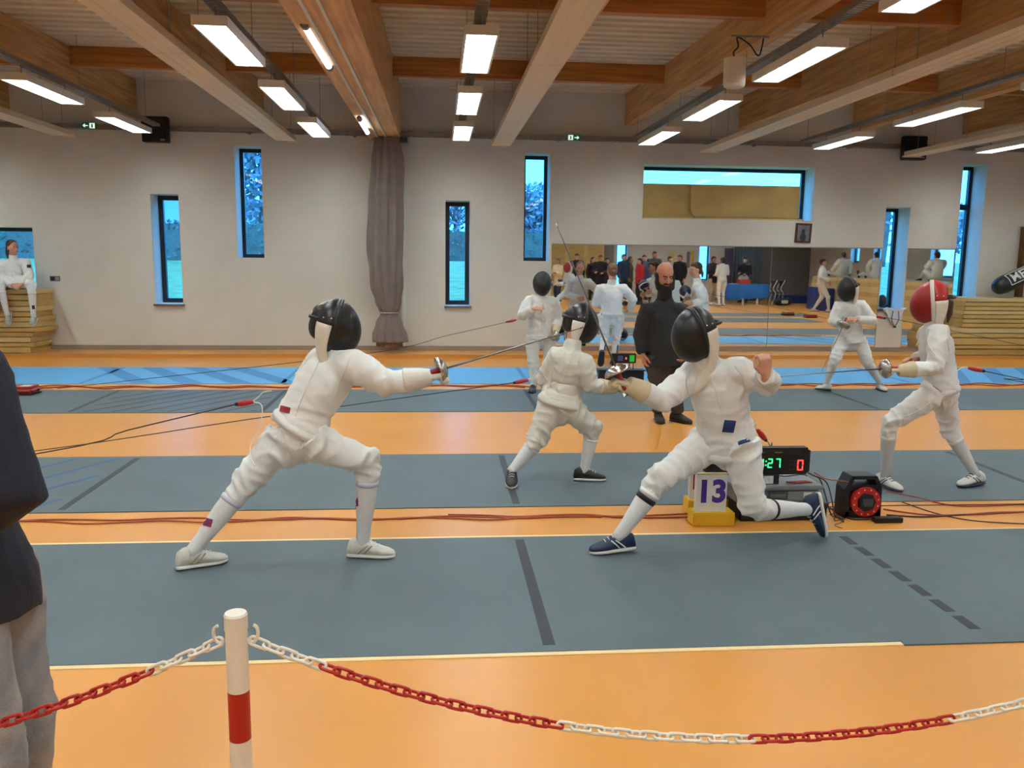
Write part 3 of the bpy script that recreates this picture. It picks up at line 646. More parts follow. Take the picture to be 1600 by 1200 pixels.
curtain_part('upper_drape', lerp_prof([(3.56, -.83, .19, .15), (3.2, -.82, .235, .18), (2.5, -.855, .25, .2), (1.75, -.88, .265, .21), (1.2, -.86, .245, .2), (.9, -.835, .185, .16), (.72, -.82, .13, .12)], 34), M_cur)
curtain_part('lower_skirt', lerp_prof([(.74, -.82, .125, .115), (.55, -.82, .20, .16), (.36, -.815, .255, .19), (.24, -.805, .262, .2)], 14), M_cur, amp=.12, seed=1.)
curtain_part('lining_hem', lerp_prof([(.4, -.82, .19, .15), (.17, -.82, .205, .165)], 6), M_curl, amp=.08, seed=2.)
build('tie_cord', loft(nb(), [V((-.82+.15*math.cos(a_), 14.27+.135*math.sin(a_), .735)) for a_ in np.linspace(0, 2*PI, 25)], [.012]*25, n=6, cap='flat'), mat('tie_cord', (196, 178, 150), .8, noise_=(30, .1)), e, True)
bx('rail_carriage', -.98, -.70, 14.2, 14.34, 3.535, 3.56, M_black, e)
bx('track_motor', -.62, -.5, 14.2, 14.32, 3.50, 3.57, M_black, e)
# ------------------------------------------------------------------ small wall things
e = empty('picture_frame', (6.41, W, 1.99)); tag(e, 'dark red framed grey photograph hanging above the mirror', 'picture')
Mp = Matrix.Translation((6.41, W-.012, 2.155)) @ Matrix.Rotation(.03, 4, 'Y')
b = nb()
for a_ in ((-.145, -.11, -.17, .17), (.11, .145, -.17, .17), (-.11, .11, .135, .17), (-.11, .11, -.17, -.135)): box(b, a_[0], a_[1], -.018, .01, a_[2], a_[3], Mp)
build('frame', b, mat('mahogany', (84, 34, 28), .4, noise_=(9, .15)), e); bx('photograph', -.11, .11, -.004, .0, -.135, .135, mat('old_photo', (120, 120, 122), .3, noise_=(7, .5)), e, M=Mp)
b = nb(); ell(b, Mp @ V((0, -.006, .03)), XYZ, (.03, .003, .04), 10, 6); ell(b, Mp @ V((0, -.006, -.07)), XYZ, (.06, .003, .07), 10, 6); build('portrait_shape', b, mat('photo_dark', (62, 62, 66), .4, noise_=(9, .2)), e)
e = empty('wall_socket', (-6.3, W, 1.18)); tag(e, 'grey double wall socket above the mat pile', 'socket'); bx('plate', -6.385, -6.225, W-.012, W-.0005, 1.19, 1.275, mat('socket_grey', (96, 96, 92), .5, noise_=(9, .05)), e, .003); bx('outlet', -6.30, -6.24, W-.015, W-.012, 1.205, 1.26, M_metal, e); bx('outlet', -6.37, -6.31, W-.015, W-.012, 1.205, 1.26, M_black, e)
tag(bx('wall_bar_upright', 10.47, 10.55, W-.12, W-.001, STEP_Z, 2.32, mat('bar_wood', (112, 74, 44), .6, noise_=(4, .2), stretch=(6, 6, .5))), 'brown wooden wall bar upright beside the punching bag', 'wall bars')
def white_cloth():
    b = nb(); n = 22; g = []
    for i in range(n+1):
        row = []
        for j in range(n+1):
            s, t = i/n, j/n; x = 7.93+.5*s; y = 14.72-.16*t if t < .55 else 14.632-.008*(1-t)*2
            z = .845+.012*math.sin(s*19+t*7) if t < .55 else .845-(t-.55)*(.62*(.25+.75*math.sin(PI*s)**2))
            if t >= .55: y = W-.07-.02*math.sin(s*17); x = 7.93+.5*(.5+(s-.5)*(1-.6*(t-.55)))
            else: y = 14.78-(14.78-(W-.068))*t/.55
            row.append(b.verts.new((x, y, z)))
        g.append(row)
    for i in range(n):
        for j in range(n): b.faces.new((g[i][j], g[i+1][j], g[i+1][j+1], g[i][j+1]))
    return b
o = tag(build('draped_towel', white_cloth(), mat('towel', (214, 218, 226), .9, noise_=(20, .08), bump=(60, .3)), None, True), 'white towel hanging over the sill of the low window', 'towel')
md = o.modifiers.new('s', 'SOLIDIFY'); md.thickness = .006
# ------------------------------------------------------------------ scoring apparatus between the near strips
M_grey = mat('case_grey', (122, 128, 132), .45, noise_=(6, .06)); M_dgrey = mat('case_dark', (66, 72, 76), .45, noise_=(6, .08)); M_lab = mat('paper_label', (224, 224, 222), .6, noise_=(40, .25))
Y0 = 5.17
def pxb(name, u0, u1, v0, v1, ya, yb_, m_, parent, bev=0.): 
    p = at(u0, v1, ya); q = at(u1, v0, ya); return bx(name, p.x, q.x, ya, yb_, max(p.z, .0005), q.z, m_, parent, bev)
p = at(1147, 812, Y0); 
e = empty('equipment_box', (at(1220, 800, Y0).x, Y0+.17, 0)); tag(e, 'low black box on the floor under the grey case', 'box')
zb = at(1220, 786, Y0).z; bx('shell', at(1156, 800, Y0).x, at(1293, 800, Y0).x, Y0, Y0+.36, .0005, zb, M_black, e, .012); bx('lid_rim', at(1155, 800, Y0).x, at(1295, 800, Y0).x, Y0-.006, Y0+.366, zb-.012, zb+.001, M_dgrey, e, .004)
e = empty('equipment_case', (at(1220, 785, Y0).x, Y0+.17, zb)); tag(e, 'grey plastic equipment case with handle under the scoring display', 'case')
zc = at(1220, 760, Y0).z; xa, xb = at(1146, 775, Y0).x, at(1284, 775, Y0).x
bx('shell', xa+.02, xb-.01, Y0+.015, Y0+.33, zb+.002, zc-.03, M_grey, e, .008); bx('lid', xa, xb+.012, Y0, Y0+.35, zc-.028, zc, M_grey, e, .006)
bx('front_recess', at(1200, 775, Y0).x, at(1232, 775, Y0).x, Y0+.008, Y0+.014, zb+.02, zc-.036, M_dgrey, e); bx('handle', at(1204, 775, Y0).x, at(1228, 775, Y0).x, Y0-.004, Y0+.008, zb+.035, zb+.062, mat('handle_grey', (92, 104, 106), .4, noise_=(9, .05)), e, .004)
bx('paper_label', at(1257, 775, Y0).x, at(1271, 775, Y0).x, Y0+.011, Y0+.0145, zb+.03, zb+.066, M_lab, e); bx('label_strip', at(1260, 775, Y0).x, at(1274, 775, Y0).x, Y0+.011, Y0+.0145, zb+.012, zb+.022, M_black, e)
e = empty('scoring_display', (at(1200, 757, Y0).x, Y0+.1, zc)); tag(e, 'black fencing scoring display reading 1:27 and 0 on the grey case', 'scoreboard')
zd0, zd1 = at(1230, 745, Y0).z, at(1230, 703, Y0).z; xd0, xd1 = at(1108, 720, Y0).x, at(1272, 720, Y0).x; yd = Y0+.06
b = box(nb(), xd0, xd1, yd, yd+.06, zd0, zd1); bmesh.ops.bevel(b, geom=[q for q in b.edges if abs(q.verts[0].co.y-q.verts[1].co.y) > .01], offset=.018, segments=3, affect='EDGES'); build('housing', b, M_black, e)
bx('stand', at(1184, 750, Y0).x, at(1222, 750, Y0).x, yd-.01, yd+.08, zc+.001, zd0, M_black, e); bx('stand_label', at(1198, 750, Y0).x, at(1213, 750, Y0).x, yd-.013, yd-.01, zc+.005, zd0-.006, M_lab, e)
M_g = mat('led_green', (.05, 1.0, .30), .4, raw=True, emit=1.6); M_r = mat('led_red', (1.0, .07, .05), .4, raw=True, emit=1.6); M_off = mat('led_off', (38, 36, 38), .5, noise_=(20, .1)); M_face = mat('display_face', (10, 14, 12), .3, noise_=(60, .3))
bx('clock_window', at(1184, 720, Y0).x, at(1229, 720, Y0).x, yd-.003, yd, zd0+.02, zd1-.02, M_face, e)
SEG = {'0': 'abcdef', '1': 'bc', '2': 'abged', '7': 'abc', '8': 'abcdefg'}
def digit(ch, xc, zc_, w_, h_, m_, parent, sk=.06):
    t = w_*.2; y0, y1 = yd-.0065, yd-.003
    rec = {'a': (-w_/2+t*.6, w_/2-t*.6, h_/2-t, h_/2), 'g': (-w_/2+t*.6, w_/2-t*.6, -t/2, t/2), 'd': (-w_/2+t*.6, w_/2-t*.6, -h_/2, -h_/2+t), 'f': (-w_/2, -w_/2+t, t*.3, h_/2-t*.3), 'b': (w_/2-t, w_/2, t*.3, h_/2-t*.3), 'e': (-w_/2, -w_/2+t, -h_/2+t*.3, -t*.3), 'c': (w_/2-t, w_/2, -h_/2+t*.3, -t*.3)}
    for s in rec:
        on = s in SEG[ch]
        if on or m_ is M_r: bx('digit_segment', xc+rec[s][0], xc+rec[s][1], y0, y1 if True else y0, zc_+rec[s][2], zc_+rec[s][3], m_ if on else M_off, parent)
zm = at(1212, 727, Y0).z; hh = .062
for ch, u in (('1', 1197), ('2', 1208.5), ('7', 1221)): digit(ch, at(u, 727, Y0).x+(.0 if ch != '1' else -.012), zm, .034, hh, M_g, e)
for dz in (-.013, .013): bx('colon_dot', at(1202, 727, Y0).x-.004, at(1202, 727, Y0).x+.004, yd-.0065, yd-.003, zm+dz-.004, zm+dz+.004, M_g, e)
bx('status_dot', at(1183, 727, Y0).x-.004, at(1183, 727, Y0).x+.004, yd-.0065, yd, zm-.022, zm-.014, M_g, e)
digit('0', at(1256, 730, Y0).x, at(1256, 730, Y0).z, .04, .072, M_r, e)
for k in 'abcdefg': pass
digit_off = at(1243, 730, Y0)
for s, q in {'a': (-.015, .015, .032, .036), 'g': (-.015, .015, -.002, .002), 'd': (-.015, .015, -.036, -.032), 'f': (-.02, -.016, .004, .03), 'b': (.016, .02, .004, .03), 'e': (-.02, -.016, -.03, -.004), 'c': (.016, .02, -.03, -.004)}.items(): bx('digit_segment', digit_off.x+q[0], digit_off.x+q[1], yd-.005, yd-.002, digit_off.z+q[2], digit_off.z+q[3], M_off, e)
bx('caption_strip', at(1190, 713, Y0).x, at(1200, 713, Y0).x, yd-.005, yd-.003, zd1-.032, zd1-.028, mat('caption', (150, 110, 50), .5, emit=.3, noise_=(9, .05)), e); bx('caption_strip', at(1216, 713, Y0).x, at(1228, 713, Y0).x, yd-.005, yd-.003, zd1-.032, zd1-.028, MATS['caption'], e)
b = nb()
for i in range(9):
    for j in range(4): box(b, at(1240, 712, Y0).x+i*.010, at(1240, 712, Y0).x+i*.010+.004, yd-.002, yd+.001, zd1-.045+j*.009, zd1-.041+j*.009)
tag(build('speaker_grille', b, M_off, e), kind='stuff')
for i in range(4): tag(tube('display_lead', [V((at(1238, 750, Y0).x+.02*i, yd+.03, zc+.006)), V((at(1245, 750, Y0).x+.03*i, yd-.02+.01*i, zc+.014)), V((at(1262, 750, Y0).x+.02*i, yd+.0, zc+.006))], .005, M_rcord), f'short red lead bunched on the grey case, {("nearest", "second from", "third from", "farthest from")[i]} the number stands', 'cable')
for k in range(2):
    xl = xb+.012+.018+.016*k
    tag(tube('display_lead', [V((xd1-.01, yd+.02+.02*k, zd0+.012)), V((xd1+.03, yd+.0+.02*k, zd0-.01)), V((xl, Y0+.10-.05*k, zc+.014)), V((xl+.012, Y0+.03-.05*k, zc-.08)), V((xl+.03, Y0-.02-.02*k, .05)), gr(1306+5*k, 809+3*k)+V((0, 0, .007)), gr(1318, 813+4*k)+V((0, 0, .007))], .005, M_dcord), 'black lead hanging from the display to the reel' if k == 0 else 'black lead looping to the reel lower down', 'cable')
ZC_CASE, ZD_TOP, X_LID = zc, zd1, xb+.012
tag(tube('display_lead', [at(1272, 738, Y0+.1), at(1290, 748, Y0+.05), at(1310, 751, Y0+.02), at(1325, 753, Y0+.02)], .004, M_rcord), 'red lead stretched from the display to the reel', 'cable')
# number stands
M_yel = mat('yellow_plastic', (226, 178, 38), .45, noise_=(8, .08)); M_plate = mat('number_plate', (232, 230, 224), .5, noise_=(30, .06)); M_pur = mat('purple_digit', (74, 48, 150), .5, noise_=(9, .08)); M_mag = mat('magenta_digit', (176, 24, 62), .5, noise_=(9, .08))
def number_stand(u0, u1, v0, v1, b0, b1, bv0, bv1, s_, m_, lb, size):
    g = gr((b0+b1)/2, bv1); Y = g.y; p0, p1 = at(u0, v1, Y), at(u1, v0, Y)
    e = empty('number_stand', (g.x, Y+.06, 0)); tag(e, lb, 'number sign')
    q0, q1 = at(b0, bv1, Y), at(b1, bv0, Y)
    bx('base', q0.x, q1.x, Y, Y+.13, .0005, q1.z, M_yel, e, .006)
    x0, x1 = p0.x, p1.x; z0, z1 = q1.z-.002, p1.z
    bx('plate', x0, x1, Y+.035, Y+.05, z0, z1, M_plate, e); bx('plate_top', x0, x1, Y+.033, Y+.06, z1, z1+.006, mat('plate_edge', (196, 168, 106), .5, noise_=(9, .05)), e)
    bx('plate', x0, x1, Y+.062, Y+.075, z0, z1-.01, M_plate, e)
    text_mesh('number', s_, size, m_, e, facing(((x0+x1)/2, Y+.0345, (z0+z1)/2+.004), (1, 0, 0), (0, 0, 1)), .0008, .008)
number_stand(1079, 1126, 719, 790, 1075, 1139, 781, 805, '14', M_mag, 'yellow based number stand with a magenta number, behind the 13', .22)
number_stand(1089, 1140, 743, 803, 1083, 1149, 801, 823, '13', M_pur, 'yellow based number stand with a purple 13', .2)
# cable reel
g = gr(1349, 811); Y = g.y; e = empty('cable_reel', (g.x, Y+.1, 0)); tag(e, 'black cable reel with red drum standing on the floor', 'cable reel'); xc = g.x; sc_ = 1/250.
pr = [(-.128, 0), (.128, 0), (.132, .03), (.125, .2), (.085, .285), (-.085, .285), (-.125, .2), (-.132, .03)]
def prism(pr, y0, y1, bev=0.):
    b = nb(); vs = [b.verts.new((xc+x, y0, z+.0005)) for x, z in pr]; b.faces.new(vs); r = bmesh.ops.extrude_face_region(b, geom=list(b.faces)); bmesh.ops.translate(b, verts=[q for q in r['geom'] if isinstance(q, bmesh.types.BMVert)], vec=(0, y1-y0, 0))
    if bev: bmesh.ops.bevel(b, geom=list(b.edges), offset=bev, segments=2, affect='EDGES')
    return b
b = nb()
for q in ([(-.13, 0), (-.085, 0), (-.095, .2), (-.06, .285), (-.088, .287), (-.127, .2)], [(.13, 0), (.085, 0), (.095, .2), (.06, .285), (.088, .287), (.127, .2)], [(-.13, 0), (.13, 0), (.12, .05), (-.12, .05)], [(-.088, .287), (-.08, .262), (.08, .262), (.088, .287)], [(-.12, .19), (.12, .19), (.1, .225), (-.1, .225)]):
    bb = prism(q, Y+.02, Y+.16, .004); me_ = bpy.data.meshes.new('t'); bb.to_mesh(me_); bb.free(); b.from_mesh(me_); bpy.data.meshes.remove(me_)
build('frame', b, M_black, e); build('back_plate', prism([(-.118, .03), (.118, .03), (.11, .2), (-.11, .2)], Y+.06, Y+.15), M_black, e)
M_redp = mat('reel_red', (186, 30, 26), .4, noise_=(8, .08))
build('drum_flange', loft(nb(), [(xc+.012, Y+.0, .115), (xc+.012, Y+.03, .115)], [.1, .1], n=32, cap='flat'), M_redp, e); build('hub', loft(nb(), [(xc+.012, Y-.012, .115), (xc+.012, Y, .115)], [.062, .066], n=7, cap='flat'), M_black, e)
build('crank_knob', loft(nb(), [(xc-.03, Y-.03, .10), (xc-.03, Y-.012, .10)], [.014, .016], n=12, cap='flat'), M_black, e); bx('socket_cover', xc-.02, xc+.05, Y-.016, Y-.011, .09, .14, M_dgrey, e)
for k in range(12):
    a_ = 2*PI*k/12+.2; bx('grip_mark', xc+.012+.085*math.cos(a_)-.004, xc+.012+.085*math.cos(a_)+.004, Y-.002, Y, .115+.085*math.sin(a_)-.004, .115+.085*math.sin(a_)+.004, M_lab, e)
tag(bx('power_strip', xc+.03, xc+.22, Y-.1, Y-.045, .0005, .035, M_black, None, .004), 'small black power strip in front of the cable reel', 'power strip')
# far scoring apparatus by the blue strip
Yf = 10.95; e = empty('equipment_case', (at(965, 605, Yf).x, Yf+.15, 0)); tag(e, 'black equipment case below the far scoring box with green light', 'case')
zc2 = at(965, 578, Yf).z; bx('shell', at(936, 600, Yf).x, at(1006, 600, Yf).x, Yf, Yf+.18, .0005, zc2-.02, M_black, e, .01); bx('lid', at(934, 600, Yf).x, at(1008, 600, Yf).x, Yf-.01, Yf+.19, zc2-.019, zc2, mat('case_lid', (34, 36, 40), .35, noise_=(9, .1)), e, .006)
e = empty('scoring_display', (at(976, 575, Yf).x, Yf+.05, zc2)); tag(e, 'small black scoring box with a green lamp on the black case', 'scoreboard')
z0, z1 = at(976, 568, Yf).z, at(976, 553, Yf).z; bx('housing', at(957, 560, Yf).x, at(995, 560, Yf).x, Yf+.03, Yf+.1, z0, z1, M_black, e, .006)
for u in (970, 977, 985, 991): tube('stand_leg', [(at(u, 570, Yf).x, Yf+.06, zc2), (at(u, 570, Yf).x, Yf+.06, z0)], .006, M_black, e, 0)
bx('green_lamp', at(984.5, 560, Yf).x, at(992, 560, Yf).x, Yf+.025, Yf+.03, z0+.02, z1-.02, mat('lamp_green', (40, 170, 50), .4, emit=.5, noise_=(9, .1)), e); bx('display_window', at(966, 560, Yf).x, at(974, 560, Yf).x, Yf+.025, Yf+.03, z0+.03, z1-.03, mat('lcd_blue', (60, 70, 120), .3, emit=.2, noise_=(30, .3)), e); bx('red_lamp', at(978, 560, Yf).x, at(980, 560, Yf).x, Yf+.025, Yf+.03, z0+.05, z1-.05, M_r, e)
e = empty('number_stand', (at(905, 600, Yf).x, Yf, 0)); tag(e, 'yellow number stand base behind the fencer with the tan cuff', 'number sign'); bx('base', at(896, 600, Yf).x, at(918, 600, Yf).x, Yf, Yf+.12, .0005, .09, M_yel, e, .005); bx('plate', at(900, 600, Yf).x, at(914, 600, Yf).x, Yf+.05, Yf+.06, .088, .3, M_plate, e)
# cable spools with retracting leads
M_spool = mat('spool_red', (150, 34, 30), .45, noise_=(8, .1))
def spool(p, lb, rz=0.):
    e = empty('cable_spool', p, lb, 'cable spool', rz=rz)
    b = box(nb(), -.19, .19, -.15, .15, .0005, .095); bmesh.ops.bevel(b, geom=list(b.edges), offset=.04, segments=3, affect='EDGES'); build('housing', b, M_spool, e, local=True)
    build('foot', box(nb(), -.17, .17, -.13, .13, .0003, .012), M_black, e, local=True); build('paper_label', box(nb(), .0, .11, -.05, .06, .095, .097), M_lab, e, local=True); build('outlet', box(nb(), .185, .2, -.02, .02, .04, .06), M_black, e, local=True)
spool((gr(31, 617).x, gr(31, 617).y+.05, ZP), 'dark red cable spool on the floor at the end of the hatched strip')
spool((10.9, 5.25, 0), 'dark red cable spool near the blue mat in the mirror, nearer the mats', PI); spool((10.6, 4.35, ZP), 'dark red cable spool lying on the strip end, mirrored left of the other', PI); spool((10.6, 8.4, 0), 'dark red cable spool mirrored behind the far fencer', PI)
#SECTION-PEOPLE
# ------------------------------------------------------------------ people: builders
PENDING = []
def pend(name, bm, m, parent, voxel, smooth=3, bones=None, amp=0., post_=None, seed=0.):
    bm.transform(inv_world(parent)); bmesh.ops.recalc_face_normals(bm, faces=bm.faces)
    me = bpy.data.meshes.new(name); bm.to_mesh(me); bm.free(); o = link(name, me, m, parent)
    r = o.modifiers.new('r', 'REMESH'); r.mode = 'VOXEL'; r.voxel_size = voxel; r.use_smooth_shade = True
    if smooth:
        s = o.modifiers.new('s', 'SMOOTH'); s.factor = .5; s.iterations = smooth
    PENDING.append((o, m, parent, bones, amp, post_, seed)); return o
def fold_noise(P, bones, amp, seed):
    """cloth folds: rings and diagonals that gather at the joints of the nearest limb"""
    best = np.full(len(P), 1e9); T = np.zeros(len(P)); E_ = np.zeros(len(P)); ANG = np.zeros(len(P)); K = np.zeros(len(P))
    for i, (a, b_, e0, e1, em) in enumerate(bones):
        a = np.array(a); b_ = np.array(b_); ab = b_-a; L = np.linalg.norm(ab); t = np.clip(((P-a)@ab)/(L*L), 0, 1); q = a+t[:, None]*ab; dd = np.linalg.norm(P-q, axis=1)
        s = dd < best; best[s] = dd[s]; T[s] = t[s]*L
        env = e0*np.exp(-(t*L/.09)**2)+e1*np.exp(-((1-t)*L/.09)**2)+em; E_[s] = env[s]
        ax = ab/L; r = np.array([.37, .81, .45]); u = np.cross(ax, r); u /= np.linalg.norm(u); w_ = np.cross(ax, u)
        an = np.arctan2((P-q)@w_, (P-q)@u); ANG[s] = an[s]; K[s] = i*1.7+seed
    def ridge(x): return (1-np.abs(np.sin(x*.5)))**2.2*2.2-.7
    md = .5+.5*np.sin(2*ANG+T*19+K)*np.sin(ANG*1.0-T*11+2.1*K)
    md2 = .5+.5*np.sin(ANG+T*23+1.9*K+1.4*np.sin(P[:, 2]*9))
    w = 1.5*np.sin(P[:, 0]*13+seed)+1.3*np.sin(P[:, 2]*11+P[:, 1]*9+K)
    f1 = ridge(T*92+2.2*np.sin(ANG+K)+1.1*np.sin(2*ANG+K)+w)*md            # gathers across the limb at the joints
    f2 = ridge(2*ANG+T*26+w+K)*md2                                           # long diagonal drags
    f3 = ridge(-2*ANG+T*34-1.3*w+2*K)*(1-md2)
    f4 = np.sin(P[:, 0]*15+seed)*np.sin(P[:, 2]*13+P[:, 1]*8+seed)
    return amp*1.35*(E_*f1*.8+(.25+.75*E_)*(f2+f3)*.62+.3*f4)
def flush_people():
    dg = bpy.context.evaluated_depsgraph_get(); done = []
    for o, m, parent, bones, amp, post_, seed in PENDING:
        done.append(bpy.data.meshes.new_from_object(o.evaluated_get(dg)))
    for (o, m, parent, bones, amp, post_, seed), me in zip(PENDING, done):
        o.modifiers.clear(); old = o.data; o.data = me; bpy.data.meshes.remove(old)
        if not me.materials: me.materials.append(m)
        n = len(me.vertices)
        if n and (bones or post_):
            co = np.empty(n*3); me.vertices.foreach_get('co', co); co = co.reshape(-1, 3)
            off = np.array(world_of(parent).translation); Wd = co+off
            if bones:
                nr = np.empty(n*3); me.vertices.foreach_get('normal', nr); nr = nr.reshape(-1, 3)
                D = fold_noise(Wd, bones, amp, seed); ed = np.empty(len(me.edges)*2, dtype=np.int64); me.edges.foreach_get('vertices', ed); ed = ed.reshape(-1, 2)
                deg = np.bincount(ed.ravel(), minlength=n).astype(float)
                for _ in range(2):
                    acc = np.bincount(ed[:, 0], weights=D[ed[:, 1]], minlength=n)+np.bincount(ed[:, 1], weights=D[ed[:, 0]], minlength=n); D = .4*D+.6*acc/np.maximum(deg, 1)
                Wd = Wd+nr*D[:, None]
            if post_: Wd = post_(Wd)
            me.vertices.foreach_set('co', (Wd-off).ravel()); me.update()
        for p in me.polygons: p.use_smooth = True
    PENDING.clear()
M_skin = mat('skin', (206, 152, 126), .5, noise_=(14, .1), spec=.35); M_skin2 = mat('skin_tan', (190, 132, 104), .5, noise_=(14, .12), spec=.35)
M_fw = mat('fencing_white', (230, 231, 227), .75, noise_=(7, .04), bump=(13, .5)); M_fw2 = mat('fencing_cream', (220, 217, 206), .75, noise_=(7, .05), bump=(13, .55))
M_sock = mat('white_sock', (226, 226, 224), .85, noise_=(40, .05), bump=(160, .3)); M_sock2 = mat('grey_white_sock', (196, 198, 198), .85, noise_=(40, .05), bump=(160, .3))
M_mesh = mat('mask_mesh_black', (14, 14, 15), .32, weave=300, noise_=(60, .3)); M_mpad = mat('mask_pad_black', (20, 20, 22), .35, noise_=(10, .2), bump=(30, .1)); M_bib2 = mat('mask_bib_cream', (206, 192, 160), .6, noise_=(10, .05), bump=(30, .1)); M_bib = mat('mask_bib', (226, 220, 206), .6, noise_=(10, .05), bump=(30, .1))
M_red = mat('mask_red', (150, 18, 18), .4, noise_=(60, .15), weave=300); M_redpad = mat('mask_red_pad', (168, 20, 20), .4, noise_=(10, .1)); M_trimw = mat('mask_trim', (222, 216, 204), .5, noise_=(10, .04))
M_steel = mat('steel', (196, 194, 188), .22, metal=1.0, noise_=(30, .08)); M_blade = mat('blade', (110, 110, 112), .3, metal=.9, noise_=(30, .1)); M_glove = mat('glove', (206, 190, 156), .8, noise_=(16, .1), bump=(40, .2)); M_hair = mat('hair_brown', (74, 48, 34), .55, noise_=(40, .35), bump=(90, .5)); M_hairb = mat('hair_black', (24, 18, 16), .5, noise_=(40, .3), bump=(90, .5)); M_hairl = mat('hair_light_brown', (128, 92, 62), .55, noise_=(40, .3), bump=(90, .5))
def unit(v): v = V(v); return v.normalized()
def hand(bm, wr, ax, nrm, curl, s=1., thumb=1, spread=.0):
    """palm, four fingers and a thumb; ax to the fingertips, nrm = back of the hand, thumb = side sign"""
    x = unit(ax); z = V(nrm); z = unit(z-x*z.dot(x)); y = z.cross(x)*thumb
    loft(bm, [wr-x*.03*s, wr, wr+x*.035*s, wr+x*.085*s], [(.026*s, .019*s), (.027*s, .02*s), (.039*s, .017*s), (.041*s, .014*s)], side=y, n=12)
    for i, (o, L) in enumerate(((.030, .068), (.0105, .077), (-.0095, .072), (-.029, .056))):
        p = wr+x*(.083*s)+y*(o*s); pts = [p]; a = 0; dirv = unit(x+y*spread*o*20)
        for k, (fr, cu) in enumerate(((.45, 62), (.30, 88), (.25, 52))):
            a += math.radians(cu)*curl*(1+.06*i); pts.append(pts[-1]+(dirv*math.cos(a)-z*math.sin(a))*(L*fr*s))
        loft(bm, pts, [.0105*s, .0098*s, .0088*s, .0078*s], side=y, n=8)
    p = wr+x*.022*s+y*.028*s; d1 = unit(x*.75+y*.7-z*.35); d2 = unit(x*.9+y*(.35-.9*curl)-z*(.35+.5*curl))
    loft(bm, [p, p+d1*.038*s, p+d1*.038*s+d2*.03*s, p+d1*.038*s+d2*.054*s], [.015*s, .0125*s, .0108*s, .0088*s], side=z, n=8)
def head_geo(bm, c, f, up, s):
    f = unit(f); up = unit(V(up)-f*V(up).dot(f)); r = f.cross(up); ax = (r, f, up)
    P = lambda a, b_, c_: c+r*(a*s)+f*(b_*s)+up*(c_*s)
    ell(bm, P(0, -.012, .035), ax, (.076*s, .096*s, .086*s), 18, 12); ell(bm, P(0, .022, -.03), ax, (.062*s, .068*s, .075*s), 16, 10); ell(bm, P(0, .058, -.088), ax, (.03*s, .026*s, .022*s), 10, 7); ell(bm, P(0, .012, -.07), ax, (.05*s, .06*s, .035*s), 12, 8)
    loft(bm, [P(0, .078, .012), P(0, .092, -.012), P(0, .104, -.034)], [(.008*s, .01*s), (.011*s, .012*s), (.016*s, .012*s)], side=r, n=8)
    ell(bm, P(0, .07, .022), ax, (.05*s, .018*s, .010*s), 12, 6)
    for q in (-1, 1): ell(bm, P(q*.078, -.008, -.012), (f, r, up), (.022*s, .009*s, .034*s), 10, 7); ell(bm, P(q*.038, .058, -.03), ax, (.022*s, .02*s, .02*s), 10, 6)
    ell(bm, P(0, .085, -.058), ax, (.024*s, .010*s, .006*s), 10, 6); ell(bm, P(0, .083, -.068), ax, (.021*s, .010*s, .007*s), 10, 6)
    def post_(W_):
        W_ = W_.copy()
        for q in (-1, 1):
            e_ = np.array(P(q*.031, .082, -.004)); d_ = np.linalg.norm(W_-e_, axis=1); W_ -= np.array(f)[None]*(.011*s*np.exp(-(d_/(.018*s))**2))[:, None]
        return W_
    return P, ax, post_
def face_parts(e, P, ax, s, brow, parent):
    for q in (-1, 1):
        b = ell(nb(), P(q*.031, .073, -.004), ax, (.0125*s, .011*s, .0065*s), 10, 7); o = build('eye', b, mat('eye_white', (150, 138, 130), .4, noise_=(9, .02)), parent, True)
        b = ell(nb(), P(q*.031, .0825, -.004), ax, (.006*s, .003*s, .006*s), 8, 6); build('iris', b, mat('iris', (44, 30, 24), .3, noise_=(9, .05)), o, True)
        build('eyebrow', loft(nb(), [P(q*.014, .086, .014), P(q*.032, .086, .021), P(q*.05, .075, .017)], [.004*s, .0048*s, .003*s], n=6), brow, parent, True)
    build('lips', ell(nb(), P(0, .087, -.063), ax, (.021*s, .009*s, .008*s), 10, 6), mat('lips', (168, 92, 84), .45, noise_=(9, .06)), parent, True)
def hair_cap(P, ax, s, kind, m, parent, voxel=.008):
    b = nb()
    if kind == 'sides':
        for q in (-1, 1): ell(b, P(q*.068, -.03, -.002), ax, (.02*s, .05*s, .035*s), 12, 8)
        ell(b, P(0, -.085, -.01), ax, (.062*s, .026*s, .045*s), 12, 8); return pend('hair', b, m, parent, voxel, 2)
    ell(b, P(0, -.026, .05), ax, (.084*s, .097*s, .086*s), 18, 12); ell(b, P(0, -.06, .0), ax, (.076*s, .06*s, .085*s), 14, 9)
    if kind == 'fringe': ell(b, P(0, .05, .078), ax, (.062*s, .038*s, .03*s), 12, 7)
    if kind == 'bun': ell(b, P(0, -.125, -.02), ax, (.036*s, .034*s, .038*s), 12, 8)
    if kind == 'tail': loft(b, [P(0, -.10, .02), P(0, -.15, -.02), P(.01, -.15, -.11), P(.01, -.13, -.18)], [.026*s, .03*s, .024*s, .01*s])
    if kind == 'plait': loft(b, [P(0, -.09, .0), P(.01, -.125, -.06), P(.0, -.12, -.12)], [.03*s, .026*s, .016*s]); ell(b, P(.0, .02, .085), ax, (.075*s, .07*s, .04*s), 12, 8)
    return pend('hair', b, m, parent, voxel, 2)
